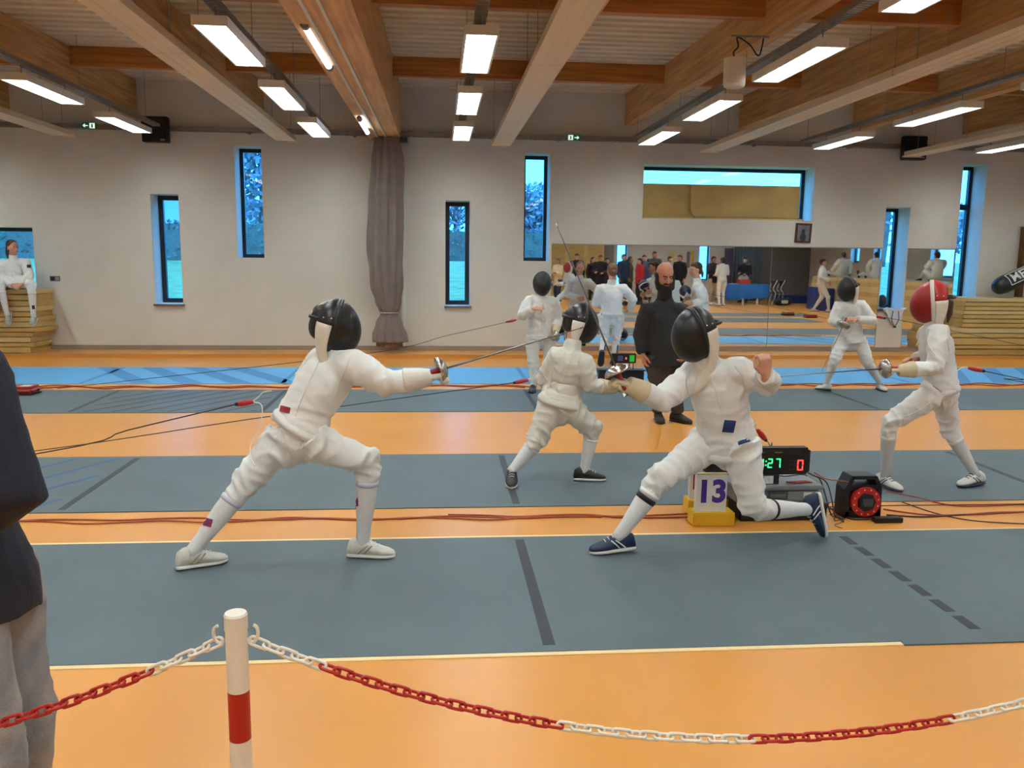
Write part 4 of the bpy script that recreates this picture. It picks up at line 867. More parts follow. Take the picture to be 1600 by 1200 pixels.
def mask(e, c, f, up, s, mesh_m, pad_m, trim_m, bib_m, logo=None, tongue=.15):
    """fencing mask: mesh dome, trim ring, padded upper side, bib and back strap; one child with sub-parts"""
    f = unit(f); up = unit(V(up)-f*V(up).dot(f)); r = f.cross(up); me_ = None
    def S(th, ph, k=1.): 
        ct, st = math.cos(th), math.sin(th); fr = .150 if ct > 0 else .125
        hz = .118*s*k*(1.0 if math.sin(ph) > 0 else 1-.12*abs(math.sin(ph))); 
        return c+f*((fr*ct*k+.005)*s)+r*(hz*st*math.cos(ph))+up*((.150 if math.sin(ph) > 0 else .158)*s*k*st*math.sin(ph)+(.012-.03*max(ct, 0))*s)
    def grid(name, m_, t0, t1, p0, p1, nt_, np_, k, parent, th_=.004, closed=False):
        b = nb(); g = [[b.verts.new(S(t0+(t1-t0)*i/nt_, p0+(p1-p0)*j/np_, k)) for j in range(np_+(0 if closed else 1))] for i in range(nt_+1)]
        J = np_ if closed else np_
        for i in range(nt_):
            for j in range(J):
                j2 = (j+1) % np_ if closed else j+1
                b.faces.new((g[i][j], g[i+1][j], g[i+1][j2], g[i][j2]))
        bmesh.ops.remove_doubles(b, verts=b.verts, dist=1e-5); o = build(name, b, m_, parent, True); md = o.modifiers.new('s', 'SOLIDIFY'); md.thickness = th_*s; md.offset = 0; return o
    mk = grid('mask', mesh_m, .001, math.radians(93), 0, 2*PI, 14, 32, 1., e, .004, True)
    grid('trim_ring', trim_m, math.radians(86), math.radians(97), 0, 2*PI, 2, 40, 1.022, mk, .007, True)
    a0 = math.radians(3); grid('side_pad', pad_m, math.radians(94), math.radians(142), a0, PI-a0, 6, 26, 1.012, mk, .008)
    b = nb(); rows = 7; np_ = 26; g = []
    for i in range(rows+1):
        t = i/rows; row = []
        for j in range(np_+1):
            ph = PI-a0+(PI+2*a0)*j/np_; A_ = S(math.radians(97), ph, 1.02); 
            sd = abs(math.cos(ph)); sn_ = abs(math.sin(ph)) if math.sin(ph) < 0 else 0.
            back = S(math.radians(97+45*t), ph, 1.02)-up*(.10*t*sn_*s)
            front = A_.lerp(c+f*(.055+.07*(1-sd))*s+r*(.100*math.cos(ph)*s)-up*((.155+tongue)*s), t)+f*(.015*math.sin(PI*t)*s)
            wt = sn_**2.0; row.append(b.verts.new(front*wt+back*(1-wt)))
        g.append(row)
    for i in range(rows):
        for j in range(np_): b.faces.new((g[i][j], g[i+1][j], g[i+1][j+1], g[i][j+1]))
    o = build('bib', b, bib_m, mk, True); md = o.modifiers.new('s', 'SOLIDIFY'); md.thickness = .009*s; md.offset = 0
    tube('back_strap', [S(math.radians(140), .25), c-f*.135*s+r*.05*s+up*.03*s, c-f*.142*s+up*.03*s, c-f*.135*s-r*.05*s+up*.03*s, S(math.radians(140), PI-.25)], .011*s, M_mpad, mk, 4, 6)
    for q in (0, PI):
        for th_ in (104, 124): build('rivet', ell(nb(), S(math.radians(th_), .30 if q == 0 else PI-.30, 1.03), XYZ, (.006*s,)*3, 8, 5), M_steel, mk, True)
    return mk, S
def shoe(e, an, d, up, s, m_up, m_sole, stripe=None, lace=True, name='shoe'):
    d = unit(d); up = V(up); up = unit(up-d*up.dot(d)); y = up.cross(d); B0 = an-up*(.088*s)
    st = [(-.09, .022, .05), (-.08, .035, .092), (-.05, .04, .112), (-.01, .041, .118), (.03, .043, .100), (.07, .048, .078), (.11, .05, .062), (.145, .045, .052), (.17, .031, .042), (.182, .013, .03)]
    def ringset(b, zlo, f_h, wmul):
        rings = []
        for x, w_, h_ in st:
            rg = []
            for k in range(16):
                a = 2*PI*k/16; cs, sn = math.cos(a), math.sin(a); ww = math.copysign(abs(cs)**.75, cs)*w_*wmul; hi = f_h(h_)
                zz = zlo+(hi-zlo)*(.5+.5*math.copysign(abs(sn)**.8, sn)); ww *= (1-.28*max(0, sn)) if f_h(1) > .5 else 1
                rg.append(b.verts.new(B0+d*(x*s)+y*(ww*s)+up*(zz*s)))
            rings.append(rg)
        for a_, c_ in zip(rings[:-1], rings[1:]):
            for k in range(16): b.faces.new((a_[k], a_[(k+1) % 16], c_[(k+1) % 16], c_[k]))
        b.faces.new(rings[0]); b.faces.new(list(reversed(rings[-1]))); return b
    sh = build(name, ringset(nb(), .014, lambda h_: h_, 1.), m_up, e, True)
    build('sole', ringset(nb(), .0, lambda h_: .024+.0*h_, 1.07), m_sole, sh, True)
    if stripe:
        for q in (-1, 1):
            for (xa, xb) in ((-.02, .035), (.015, .06)):
                tube('stripe', [B0+d*(xa*s)+y*(q*.0445*s)+up*(.03*s), B0+d*((xa+xb)/2*s)+y*(q*.043*s)+up*(.055*s), B0+d*(xb*s)+y*(q*.034*s)+up*(.076*s)], .004*s, stripe, sh, 3, 6)
    if lace:
        for k in range(4):
            x = .022+.022*k; hh = .108-.0115*k; tube('lace', [B0+d*(x*s)+y*(.022*s)+up*((hh-.008)*s), B0+d*((x+.004)*s)+up*((hh+.002)*s), B0+d*(x*s)-y*(.022*s)+up*((hh-.008)*s)], .0028*s, m_sole, sh, 3, 5)
    return sh
def epee(name, g, d, L, lb, curve=V((0, 0, 0)), tip_m=None, bell=.066):
    d = unit(d); e = empty(name, g, lb, 'epee'); ax = d.orthogonal().normalized(); ay = d.cross(ax)
    b = nb(); rings = []
    for i in range(9):
        t = i/8; th = t*math.radians(88); rings.append([b.verts.new(g+d*((math.cos(th)*.052))+(ax*math.cos(2*PI*k/26)+ay*math.sin(2*PI*k/26))*(bell*math.sin(th)+.006)) for k in range(26)])
    for a_, c_ in zip(rings[:-1], rings[1:]):
        for k in range(26): b.faces.new((a_[k], a_[(k+1) % 26], c_[(k+1) % 26], c_[k]))
    b.faces.new(rings[0]); o = build('bell_guard', b, M_steel, e, True); md = o.modifiers.new('s', 'SOLIDIFY'); md.thickness = .003
    pts = [g+d*(.05+L*t)+curve*(t*t) for t in np.linspace(0, 1, 12)]; build('blade', loft(nb(), pts, [.0058-.0032*t for t in np.linspace(0, 1, 12)], n=6, cap='flat'), M_blade, e, True)
    build('point', loft(nb(), [pts[-1], pts[-1]+(pts[-1]-pts[-2]).normalized()*.02], [.005, .005], n=8, cap='flat'), M_steel, e)
    build('grip', loft(nb(), [g+d*.045, g-d*.03, g-d*.09], [.013, .015, .012], n=10), mat('grip_red', (150, 30, 34), .5, noise_=(12, .1)), e, True)
    return e
SHOE_PEND = []
def person(name, label, J, s=1., outfit=None, hf=(1, 0, 0), hup=(0, 0, 1), voxel=.011, cvox=.010, girth=1., masked=False, hairk=None, hair_m=None, skin=None, hands=None, feet=None, amp=.010, group=None, seed=0., face=False, brow=None, hs=1.):
    """J: world joints. outfit: colours of jacket/breeches/socks. hands: {'A':(axis,normal,curl,thumb,gloved)}"""
    skin = skin or M_skin; O = dict(jacket=M_fw, legs=M_fw, sock=M_sock, kind='fencer', shoe=M_white, sole=M_white, stripe=None); O.update(outfit or {})
    base = (J['anA']+J['anB'])/2; e = empty(name, (base.x, base.y, min(J['anA'].z, J['anB'].z)-.09*s if 'seat' not in J else J['seat'])); tag(e, label, 'person', group)
    S_ = (J['shA']+J['shB'])/2; H_ = (J['hipA']+J['hipB'])/2; ls = J['shB']-J['shA']; lh = J['hipB']-J['hipA']; spine = unit(S_-H_)
    if ls.length < .02: ls = V((0, 1, 0))
    if lh.length < .02: lh = ls
    C_ = J.get('mid', (S_+H_)/2); N_ = J.get('neck', S_+spine*.07*s); g = girth*s
    def lat(t): return (lh.normalized()*(1-t)+ls.normalized()*t).normalized()
    def torso(bm, add, hem=-.10, top=True, belly=1., flare=0.):
        pts, rad, sd = [], [], []
        for t, w_, d_ in ((hem, .158, .118), (max(hem+.04, .0), .163, .121), (max(.22, hem+.1), .152, .114*belly), (.45, .146, .11*belly), (.68, .158, .118), (.86, .16, .112), (.98, .13, .092)):
            p = H_.lerp(C_, t*2) if t < .5 else C_.lerp(S_, t*2-1)
            if t < 0: p = H_+spine*(t*.5*s)
            fl = flare*max(0., 1-(t-hem)/.3); pts.append(p); rad.append((w_*g+add+fl, d_*g+add+fl)); sd.append(lat(max(0, t)))
        if top: pts.append(S_.lerp(N_, .6)); rad.append((.075*g+add, .068*g+add)); sd.append(lat(1))
        loft(bm, pts, rad, side=sd, n=20, cap='flat')
    def arm(bm, k, add, end=1., r=(.066, .048, .034), cap='flat'):
        sh, el, wr = J['sh'+k], J['el'+k], J['wr'+k]; w2 = el.lerp(wr, end)
        loft(bm, [S_.lerp(sh, .3), sh, sh.lerp(el, .5), el, el.lerp(w2, .5), w2], [r[0]*1.05*g+add, r[0]*1.08*g+add, (r[0]*.55+r[1]*.45)*g+add, r[1]*1.06*g+add, (r[1]*.6+r[2]*.4)*g+add, r[2]*g+add], n=14, cap=cap)
    def leg(bm, k, add, end=1., r=(.092, .06, .04), cap='flat', calf=1.):
        hp, kn, an = J['hip'+k], J['kn'+k], J['an'+k]; a2 = kn.lerp(an, end)
        pts = [hp+spine*.03*s, hp.lerp(kn, .18), hp.lerp(kn, .55), kn, kn.lerp(a2, .5), a2] if end > 0 else [hp, hp.lerp(kn, .5), kn]
        rc = r[1]*(1-end*.5)+r[2]*end*.5 if end < .9 else .056*calf
        loft(bm, pts, [r[0]*g+add, r[0]*1.03*g+add, (r[0]*.5+r[1]*.5)*g+add*.9, r[1]*1.07*g+add, rc*g+add*.6, (r[2] if end > .9 else r[1]*.9)*g+add*.5], n=16, cap=cap)
    # continuous body
    b = nb(); torso(b, -.05*s)
    for k in 'AB':
        arm(b, k, -.014*s); leg(b, k, -.024*s)
        d = unit(J.get('ft'+k, unit(hf))); uf = V((feet or {}).get(k, V((0, 0, 1)))); uf = unit(uf-d*uf.dot(d)); loft(b, [J['an'+k], J['an'+k]-uf*.03*s, J['an'+k]+d*.08*s-uf*.058*s], [.03*s, .03*s, .018*s], n=10)
        if hands and k in hands and not hands[k][4]: hand(b, J['wr'+k], hands[k][0], hands[k][1], hands[k][2], s*1.02, hands[k][3])
    hc = J['head']; loft(b, [S_.lerp(N_, .3), N_, hc-unit(hup)*.04*s-unit(hf)*.015*s], [(.062*s, .058*s), (.054*s, .056*s), (.05*s, .055*s)], n=14)
    P, ax, post_ = head_geo(b, hc, hf, hup, s*hs)
    body = pend('body', b, skin, e, voxel, 2, post_=post_)
    if face: face_parts(e, P, ax, s*hs, brow or M_hairb, e)
    if hairk: hair_cap(P, ax, s*hs, hairk, hair_m or M_hair, e, .008 if voxel < .012 else .014)
    Vt = lambda v_: tuple(v_)
    jb = [(Vt(H_), Vt(C_), .5, .3, .25), (Vt(C_), Vt(S_), .3, .2, .12)]
    for k in 'AB': jb += [(Vt(J['sh'+k]), Vt(J['el'+k]), .55, .9, .2), (Vt(J['el'+k]), Vt(J['wr'+k]), .9, .4, .15)]
    lb_ = []
    for k in 'AB': lb_ += [(Vt(J['hip'+k]), Vt(J['kn'+k]), .8, .9, .28), (Vt(J['kn'+k]), Vt(J['an'+k]), .9, .3, .1)]
    # upper garment
    b = nb(); torso(b, .019*s, hem=O.get('hem', -.02), belly=O.get('belly', 1.), flare=.016*s)
    hp_ = H_.lerp(C_, O.get('hem', -.02)*2) if O.get('hem', -.02) > 0 else H_+spine*(O.get('hem', -.02)*.5*s); HEM = (hp_, (.158*g+.0375*s, .118*g+.0375*s), lat(0))
    for k in 'AB': arm(b, k, .013*s, end=.74 if (hands and k in hands and hands[k][4]) else O.get('sleeve', .97), r=O.get('arm_r', (.076, .061, .046)))
    for k in 'AB': loft(b, [N_-spine*.035*s, S_.lerp(J['sh'+k], .5)+spine*.022*s, J['sh'+k]], [.05*g, .062*g, .074*g], n=12)
    if O.get('collar', True): loft(b, [S_.lerp(N_, .2), N_+(hc-N_)*O.get('collar_h', .32)], [(.084*g, .078*g), (.069*s, .068*s)], n=16, cap='flat')
    jk = pend(O.get('top_name', 'jacket'), b, O['jacket'], e, cvox, 5, bones=jb, amp=amp*s, seed=seed)
    if O['kind'] == 'fencer': build('hem', loft(nb(), [HEM[0]-spine*.004, HEM[0]+spine*.02, HEM[0]+spine*.07], [HEM[1], HEM[1], (HEM[1][0]-.03, HEM[1][1]-.03)], side=[HEM[2]]*3, n=36, cap='flat'), O['jacket'], jk, True)
    # lower garment
    b = nb(); pts = [H_-spine*.075*s, H_-spine*.02*s, H_+spine*.07*s, H_+spine*.16*s]; loft(b, pts, [(.115*g, .098*g), (.155*g, .122*g), (.15*g, .115*g), (.138*g, .102*g)], side=[lat(0)]*4, n=20)
    e0 = .24 if O['kind'] == 'fencer' else .96
    for k in 'AB': leg(b, k, .012*s*O.get('loose', 1.), end=e0, r=(.098, .066, .05) if O['kind'] == 'fencer' else (.096, .066, .056))
    br = pend('breeches' if O['kind'] == 'fencer' else 'trousers', b, O['legs'], e, cvox, 3, bones=lb_, amp=1.3*amp*s, seed=seed+3)
    for k in 'AB':
        kn, an = J['kn'+k], J['an'+k]
        if O['kind'] == 'fencer':
            so = build('sock', loft(nb(), [kn.lerp(an, t) for t in (.14, .24, .42, .62, .82, .97, 1.06)], [r_*g for r_ in (.058, .060, .058, .050, .042, .040, .041)], n=18, cap='flat'), O['sock'], e, True)
            build('cuff_band', loft(nb(), [kn.lerp(an, t) for t in (.215, .25, .275)], [.0655*g, .0655*g, .0635*g], n=20, cap='flat'), O.get('cuff', M_fw), br, True)
        ft = (feet or {}).get(k); d = J.get('ft'+k, V((hf[0], hf[1], 0))); upv = ft if ft is not None else V((0, 0, 1))
        shoe(e, J['an'+k], d, upv, s*O.get('shoe_s', 1.02), O['shoe'], O['sole'], O['stripe'], O.get('lace', True))
        if hands and k in hands and hands[k][4]:
            b = nb(); hand(b, J['wr'+k], hands[k][0], hands[k][1], hands[k][2], s*1.12, hands[k][3])
            fa = unit(J['el'+k]-J['wr'+k]); loft(b, [J['wr'+k]-fa*.02*s, J['wr'+k]+fa*.04*s, J['wr'+k]+fa*O.get('gauntlet', .1)*s], [.046*s, .058*s, .069*s], n=16, cap='flat')
            pend('glove', b, O.get('glove', M_glove), e, .006, 2)
    return e, P, ax, J
def ank(u, v, s_, lift=0., g=None): return gr(u, v, (ZP+.001 if g is None else g)+.0898*s_+lift)
def Jt(**k): return {a: (V(b_) if not isinstance(b_, V) else b_) for a, b_ in k.items()}
WRAPS = []
def patch(name, c, right, up, w_, h_, m_, parent, target='jacket', n=6):
    M_ = facing(c, right, up); b = nb(); g = [[b.verts.new(M_ @ V((-w_/2+w_*i/n, -h_/2+h_*j/n, 0))) for j in range(n+1)] for i in range(n+1)]
    for i in range(n):
        for j in range(n): b.faces.new((g[i][j], g[i+1][j], g[i+1][j+1], g[i][j+1]))
    o = build(name, b, m_, parent); WRAPS.append((o, parent, target)); return o
SEAMS = []
M_seam = mat('seam_thread', (226, 226, 220), .8, noise_=(30, .05))
def seam(e, target, px, r=.0032): SEAMS.append((e, target, px, r))
def wrap_patches():
    from mathutils.bvhtree import BVHTree
    trees = {}
    def cp(ch, p):
        if ch.name not in trees: trees[ch.name] = BVHTree.FromPolygons([v_.co for v_ in ch.data.vertices], [tuple(q.vertices) for q in ch.data.polygons])
        return trees[ch.name].find_nearest(p)
    for o, parent, target in WRAPS:
        c = sum((v_.co for v_ in o.data.vertices), V())/len(o.data.vertices); best = None
        for ch in parent.children:
            if ch.name.split('.')[0] == target and ch.type == 'MESH':
                p, nr, i, dd = cp(ch, c)
                if (best is None or (p-c).length < best[0]): best = ((p-c).length, ch)
        for v_ in o.data.vertices:
            off = world_of(parent).translation; o_ = V((0, 0, H_CAM))-off; d_ = (v_.co-o_).normalized(); p, nr, i, dd = trees[best[1].name].ray_cast(o_, d_)
            if p is None or (p-v_.co).length > .25: p, nr, i, dd = cp(best[1], v_.co)
            v_.co = p+nr*.003
        md = o.modifiers.new('s', 'SOLIDIFY'); md.thickness = .003; md.offset = 0
    for e, target, px, r in SEAMS:
        off = world_of(e).translation; o_ = V((0, 0, H_CAM))-off; pts = []
        ch = [c for c in e.children if c.name.split('.')[0] == target][0]; cp(ch, V())
        dense = smooth_path([V((u, v, 0)) for u, v in px], 6)
        for q in dense:
            p, nr, i, dd = trees[ch.name].ray_cast(o_, V(ray(q.x, q.y)).normalized())
            if p is not None and (not pts or (p+off-pts[-1]).length < .08): pts.append(p+off+nr*.0022)
        if len(pts) > 4: build('seam', loft(nb(), pts, [r]*len(pts), n=6, cap='flat'), M_seam, ch, True)
#SECTION-PERSONS
# ------------------------------------------------------------------ fencer lunging on the near strip (left)
Y = 4.60
J = Jt(shA=at(553, 574, Y-.10), shB=at(505, 562, Y+.17), elA=at(603, 598, Y-.14), wrA=at(668, 590, Y-.14), elB=at(480, 590, Y+.36), wrB=at(470, 610, Y+.22), hipA=at(480, 688, Y-.07), hipB=at(442, 684, Y+.10), mid=at(484, 628, Y+.02), neck=at(529, 553, Y+.02), head=at(516, 512, Y+.02),
       knA=at(576, 722, Y-.02), anA=ank(567, 846, .98), knB=at(381, 757, Y+.02), anB=ank(301, 861, .98, .002), ftA=V((1, -.12, 0)), ftB=V((.9, .42, .0)))
F1 = person('person', 'fencer in white with black mask lunging right, grey-white shoes, nearest strip', J, .98, dict(shoe=mat('shoe_offwhite', (206, 204, 194), .55, noise_=(18, .12), bump=(60, .3)), sole=M_white, stripe=mat('shoe_tan_flash', (158, 138, 96), .5, noise_=(9, .1)), cuff=mat('cuff_lilac', (206, 206, 222), .7, noise_=(9, .05)), hem=.14, gauntlet=.13, glove=M_fw2), hf=(1, -.12, -.28), hup=(.28, .0, 1), masked=True, hairk='fringe', hair_m=M_hairb, hands={'A': (V((1, 0, .12)), V((0, 0, 1)), .95, 1, True)}, seed=1., feet=None)
e = F1[0]; mask(e, J['head']+V((.02, 0, 0)), (1, .08, -.30), (.3, 0, 1), .96, M_mesh, M_mpad, M_mpad, M_bib)
patch('maker_label', at(446, 640, 4.40), (1, 0, -.25), (.25, 0, 1), .05, .032, mat('label_red', (150, 26, 44), .6, noise_=(9, .05)), e)
for u, v, Yp, w_ in ((324, 816, 4.515, .05), (554, 786, 4.55, .028)): patch('sock_badge', at(u, v, Yp), (1, 0, -.3), (.3, 0, 1), w_, .045, mat('badge_red', (168, 30, 52), .6, noise_=(40, .4), rgb2=(40, 44, 96)), e, 'sock')
patch('leg_strap', at(444, 692, 4.40), (.95, 0, .3), (-.3, 0, .95), .022, .22, M_white, e, 'breeches', 10)
g1 = at(693, 579, Y-.14); epee('epee', g1-V((.03, 0, 0)), at(935, 507, Y+.04)-g1, .78, 'steel epee with round bell guard held by the lunging fencer facing right')
# ------------------------------------------------------------------ fencer lunging on the near strip (right)
Y = 4.72
J = Jt(shA=at(1080, 588, Y+.02), shB=at(1158, 582, Y-.10), elA=at(1033, 627, Y-.08), wrA=at(985, 602, Y-.12), elB=at(1205, 600, Y-.16), wrB=at(1196, 585, Y-.30), hipA=at(1112, 690, Y+.10), hipB=at(1160, 694, Y-.07), mid=at(1128, 640, Y-.02), neck=at(1103, 565, Y-.06), head=at(1089, 527, Y-.08),
       knA=at(1030, 750, Y-.08), anA=ank(968, 837, .99, .010), knB=at(1176, 796, Y-.14), anB=V((at(1262, 806, Y+.10).x, Y+.10, .188)), ftA=V((-1, -.1, -.06)), ftB=V((.16, -.18, -1)))
M_navy = mat('shoe_navy', (17, 38, 70), .55, noise_=(18, .15), bump=(60, .3))
F3 = person('person', 'fencer in white with black mask lunging left in navy shoes, bare fist raised', J, .99, dict(shoe=M_navy, sole=M_white, stripe=M_white, cuff=M_fw, hem=-.12), hf=(-.9, -.35, -.35), hup=(-.25, -.05, 1), hairk='fringe', hair_m=M_hairb, hands={'A': (V((-1, 0, .3)), V((0, 0, 1)), .9, -1, True), 'B': (V((-.15, -.2, 1)), V((.25, -1, -.1)), .72, 1, False)}, seed=2., feet={'B': V((-1, .1, .2))}, voxel=.0062)
e = F3[0]; mk, S = mask(e, J['head']+V((0, 0, .015)), (-.96, -.12, -.36), (-.3, -.05, 1), .98, M_mesh, M_mpad, M_mpad, M_bib, tongue=.17)
build('knee_band', loft(nb(), [J['knA'].lerp(J['anA'], t) for t in (.29, .33, .37)], [.0615, .0615, .0605], n=20, cap='flat'), M_black, e, True); build('knee_band', loft(nb(), [J['knB'].lerp(J['anB'], t) for t in (.30, .335)], [.0625, .062], n=20, cap='flat'), M_black, e, True)
patch('maker_patch', at(1139, 666, 4.475), (1, .1, -.1), (.12, -.1, 1), .068, .07, mat('patch_blue', (28, 54, 112), .6, noise_=(30, .2)), e)
patch('waist_patch', at(1163, 690, 4.50), (1, 0, .35), (-.3, 0, 1), .07, .02, MATS['patch_blue'], e, 'breeches')
g3 = at(966, 584, Y-.12); epee('epee', g3, at(866, 342, Y+.05)-g3, .84, 'steel epee pointing up to the wall, held by the fencer in navy shoes', bell=.072)
# ------------------------------------------------------------------ middle fencer seen from behind
Y = 6.2
J = Jt(shA=at(913, 568, Y-.06), shB=at(872, 558, Y-.02), elA=at(923, 602, Y-.08), wrA=at(958, 606, Y+.02), elB=at(850, 592, Y+.10), wrB=at(862, 610, Y+.30), hipA=at(888, 635, Y-.02), hipB=at(860, 635, Y+.02), mid=at(882, 596, Y+.04), neck=at(894, 543, Y-.02), head=at(900, 506, Y+.03),
       knA=at(926, 672, Y+.02), anA=ank(913, 734, .90), knB=at(838, 690, Y-.02), anB=ank(800, 735, .90, .020), ftA=V((1, -.1, 0)), ftB=V((-.1, -.95, -.12)))
M_bsh = mat('shoe_black', (34, 28, 32), .5, noise_=(18, .2), bump=(60, .3))
F2 = person('person', 'fencer in loose white with black shoes and black mask, seen from behind', J, .90, dict(jacket=M_fw2, legs=M_fw2, shoe=M_bsh, sole=M_white, hem=.06, loose=1.6, gauntlet=.15, shoe_s=1.02), hf=(.9, .35, -.2), hup=(.2, 0, 1), hairk='fringe', hair_m=M_hairb, hands={'A': (V((1, .2, 0)), V((0, 0, 1)), .95, 1, True)}, seed=5., amp=.010, cvox=.009)
e = F2[0]; mask(e, J['head']+V((.03, 0, 0)), (.95, .22, -.25), (.22, 0, 1), .96, M_mesh, M_mpad, M_mpad, M_bib)
g = at(975, 606, Y+.04); epee('epee', g, V((1, .05, .02)), .8, 'epee of the fencer with the tan glove cuff, pointing at the red mask')
# ------------------------------------------------------------------ fencer in red mask
Y = 5.88
J = Jt(shA=at(1467, 520, Y-.14), shB=at(1450, 522, Y+.16), elA=at(1462, 575, Y-.20), wrA=at(1407, 579, Y-.16), elB=at(1450, 556, Y+.30), wrB=at(1432, 561, Y+.10), hipA=at(1463, 612, Y-.09), hipB=at(1474, 608, Y+.10), mid=at(1468, 566, Y+.01), neck=at(1460, 502, Y), head=at(1458, 473, Y+.0),
       knA=at(1390, 661, Y-.04), anA=ank(1383, 744, .90), knB=at(1484, 672, Y+.14), anB=ank(1524, 741, .90, .008), ftA=V((.25, -.9, 0)), ftB=V((-.95, -.25, -.05)))
M_wsh = mat('shoe_white', (218, 216, 208), .5, noise_=(18, .08), bump=(60, .2)); M_nsole = mat('sole_navy', (40, 40, 62), .5, noise_=(18, .1))
F4 = person('person', 'fencer in white with a red mask and grey socks, facing left', J, .90, dict(shoe=M_wsh, sole=M_nsole, sock=M_sock2, hem=-.02, gauntlet=.11, glove=M_glove, stripe=M_nsole), hf=(-1, -.1, -.15), hup=(-.1, 0, 1), hairk='tail', hair_m=M_hair, hands={'A': (V((-1, 0, .05)), V((0, 0, 1)), .95, -1, True), 'B': (V((-1, -.1, .0)), V((0, .3, 1)), .5, 1, False)}, seed=8., skin=M_skin2, girth=.98, voxel=.0065)
e = F4[0]; mask(e, J['head'], (-.85, .50, -.12), (-.1, 0, 1), 1.0, M_red, M_redpad, M_trimw, M_bib)
g4 = at(1386, 576, Y-.16); epee('epee', g4, at(1000, 598, Y-.1)-g4, .86, 'epee with striped steel bell guard held by the red-masked fencer', curve=V((0, 0, -.02)))
# ------------------------------------------------------------------ far fencers
Y = 10.45
J = Jt(shA=at(1311, 479, Y-.02), shB=at(1346, 477, Y-.04), elA=at(1302, 502, Y-.08), wrA=at(1312, 506, Y-.26), elB=at(1364, 502, Y-.16), wrB=at(1338, 499, Y-.28), hipA=at(1316, 532, Y), hipB=at(1342, 531, Y), mid=at(1328, 505, Y+.03), neck=at(1327, 468, Y), head=at(1326, 452, Y-.06),
       knA=at(1304, 562, Y-.10), anA=ank(1291, 600, .90, .008), knB=at(1356, 566, Y-.05), anB=ank(1376, 600, .90), ftA=V((-.9, -.3, .1)), ftB=V((-.1, -1, 0)))
F5 = person('person', 'fencer in white with black mask walking, hands at the belly, far strip', J, .90, dict(shoe=M_wsh, sole=M_nsole, hem=-.05), hf=(-.7, -.7, -.35), hup=(-.15, -.2, 1), hairk='fringe', hair_m=M_hairb, hands={'A': (V((.4, -.6, .2)), V((0, -.3, 1)), .8, -1, False), 'B': (V((-1, -.1, .1)), V((0, -.6, .8)), .5, 1, False)}, seed=11., voxel=.008, cvox=.012)
e = F5[0]; mask(e, J['head'], (-.93, -.2, -.3), (-.2, -.05, 1), .98, M_mesh, M_mpad, M_mpad, M_bib)
epee('epee', at(1318, 507, Y-.32), V((-.55, -.35, -.9)), .62, 'grey epee held low by the walking fencer near the far window', bell=.08)
Y = 10.55
J = Jt(shA=at(827, 471, Y), shB=at(866, 473, Y-.02), elA=at(815, 494, Y-.10), wrA=at(834, 482, Y-.26), elB=at(871, 500, Y+.05), wrB=at(867, 519, Y-.12), hipA=at(833, 526, Y), hipB=at(857, 526, Y), mid=at(845, 498, Y), neck=at(847, 460, Y-.02), head=at(847, 444, Y-.05),
       knA=at(833, 566, Y-.04), anA=ank(833, 601.5, .93), knB=at(858, 566, Y), anB=ank(860, 601, .93), ftA=V((-.25, -1, 0)), ftB=V((.4, -1, 0)))
F6 = person('person', 'fencer in white with black mask standing upright beside the far scoring box', J, .93, dict(shoe=mat('shoe_dark', (44, 50, 62), .5, noise_=(18, .2)), sole=M_black, hem=-.06), hf=(.15, -1, -.1), hup=(0, -.1, 1), hairk='fringe', hair_m=M_hairb, hands={'A': (V((1, -.2, 0)), V((0, -.6, .8)), .6, 1, False), 'B': (V((.1, -.5, -.9)), V((1, 0, 0)), .8, -1, True)}, seed=14., voxel=.008, cvox=.012)
e = F6[0]; F6[0]; mask(e, J['head'], (.15, -1, -.12), (0, -.1, 1), .96, M_mesh, M_mpad, M_mpad, M_bib2)
epee('epee', at(868, 525, Y-.16), V((.9, -.35, .2)), .5, 'epee held down at the side of the upright fencer', bell=.07)
# ------------------------------------------------------------------ bald referee
Y = 8.5
M_swt = mat('black_sweater', (34, 36, 38), .85, noise_=(10, .15), bump=(120, .4)); M_tro = mat('charcoal_trousers', (62, 58, 58), .85, noise_=(10, .15), bump=(60, .3)); M_boot = mat('boot_brown', (44, 36, 28), .6, noise_=(14, .2))
J = Jt(shA=at(1011, 486, Y), shB=at(1064, 486, Y), elA=at(1001, 526, Y+.02), wrA=at(1005, 553, Y-.04), elB=at(1074, 526, Y+.03), wrB=at(1070, 550, Y-.10), hipA=at(1023, 556, Y), hipB=at(1053, 556, Y), mid=at(1037, 518, Y), neck=at(1038, 459, Y), head=at(1039, 431, Y-.06),
       knA=at(1028, 602, Y), anA=ank(1029, 645, .98, g=.001), knB=at(1054, 602, Y), anB=ank(1059, 646, .98, g=.001), ftA=V((-.08, -1, 0)), ftB=V((.6, -.8, 0)))
F9 = person('person', 'person in a black sweater and charcoal trousers standing between the strips', J, .98, dict(jacket=M_swt, legs=M_tro, kind='civil', shoe=M_boot, sole=M_black, hem=-.20, top_name='sweater', belly=1.12, lace=False, sleeve=.98), hf=(.12, -1, -.28), hup=(0, -.28, 1), hs=1.12, hairk='sides', hair_m=M_hairb, girth=1.12, hands={'A': (V((.1, -.1, -1)), V((-1, -.2, 0)), .35, 1, False), 'B': (V((-.3, -.4, -.8)), V((1, -.2, 0)), .5, -1, False)}, seed=17., skin=M_skin2, voxel=.006, face=True, amp=.006)
e, P, ax = F9[0], F9[1], F9[2]
b = nb(); s = .98
q = 1.12
ell(b, P(0, .045, -.10), ax, (.064*q, .05*q, .05*q), 14, 9); ell(b, P(0, .05, -.15), ax, (.066*q, .05*q, .065*q), 14, 9); ell(b, P(0, .05, -.2), ax, (.045*q, .04*q, .05*q), 12, 8)
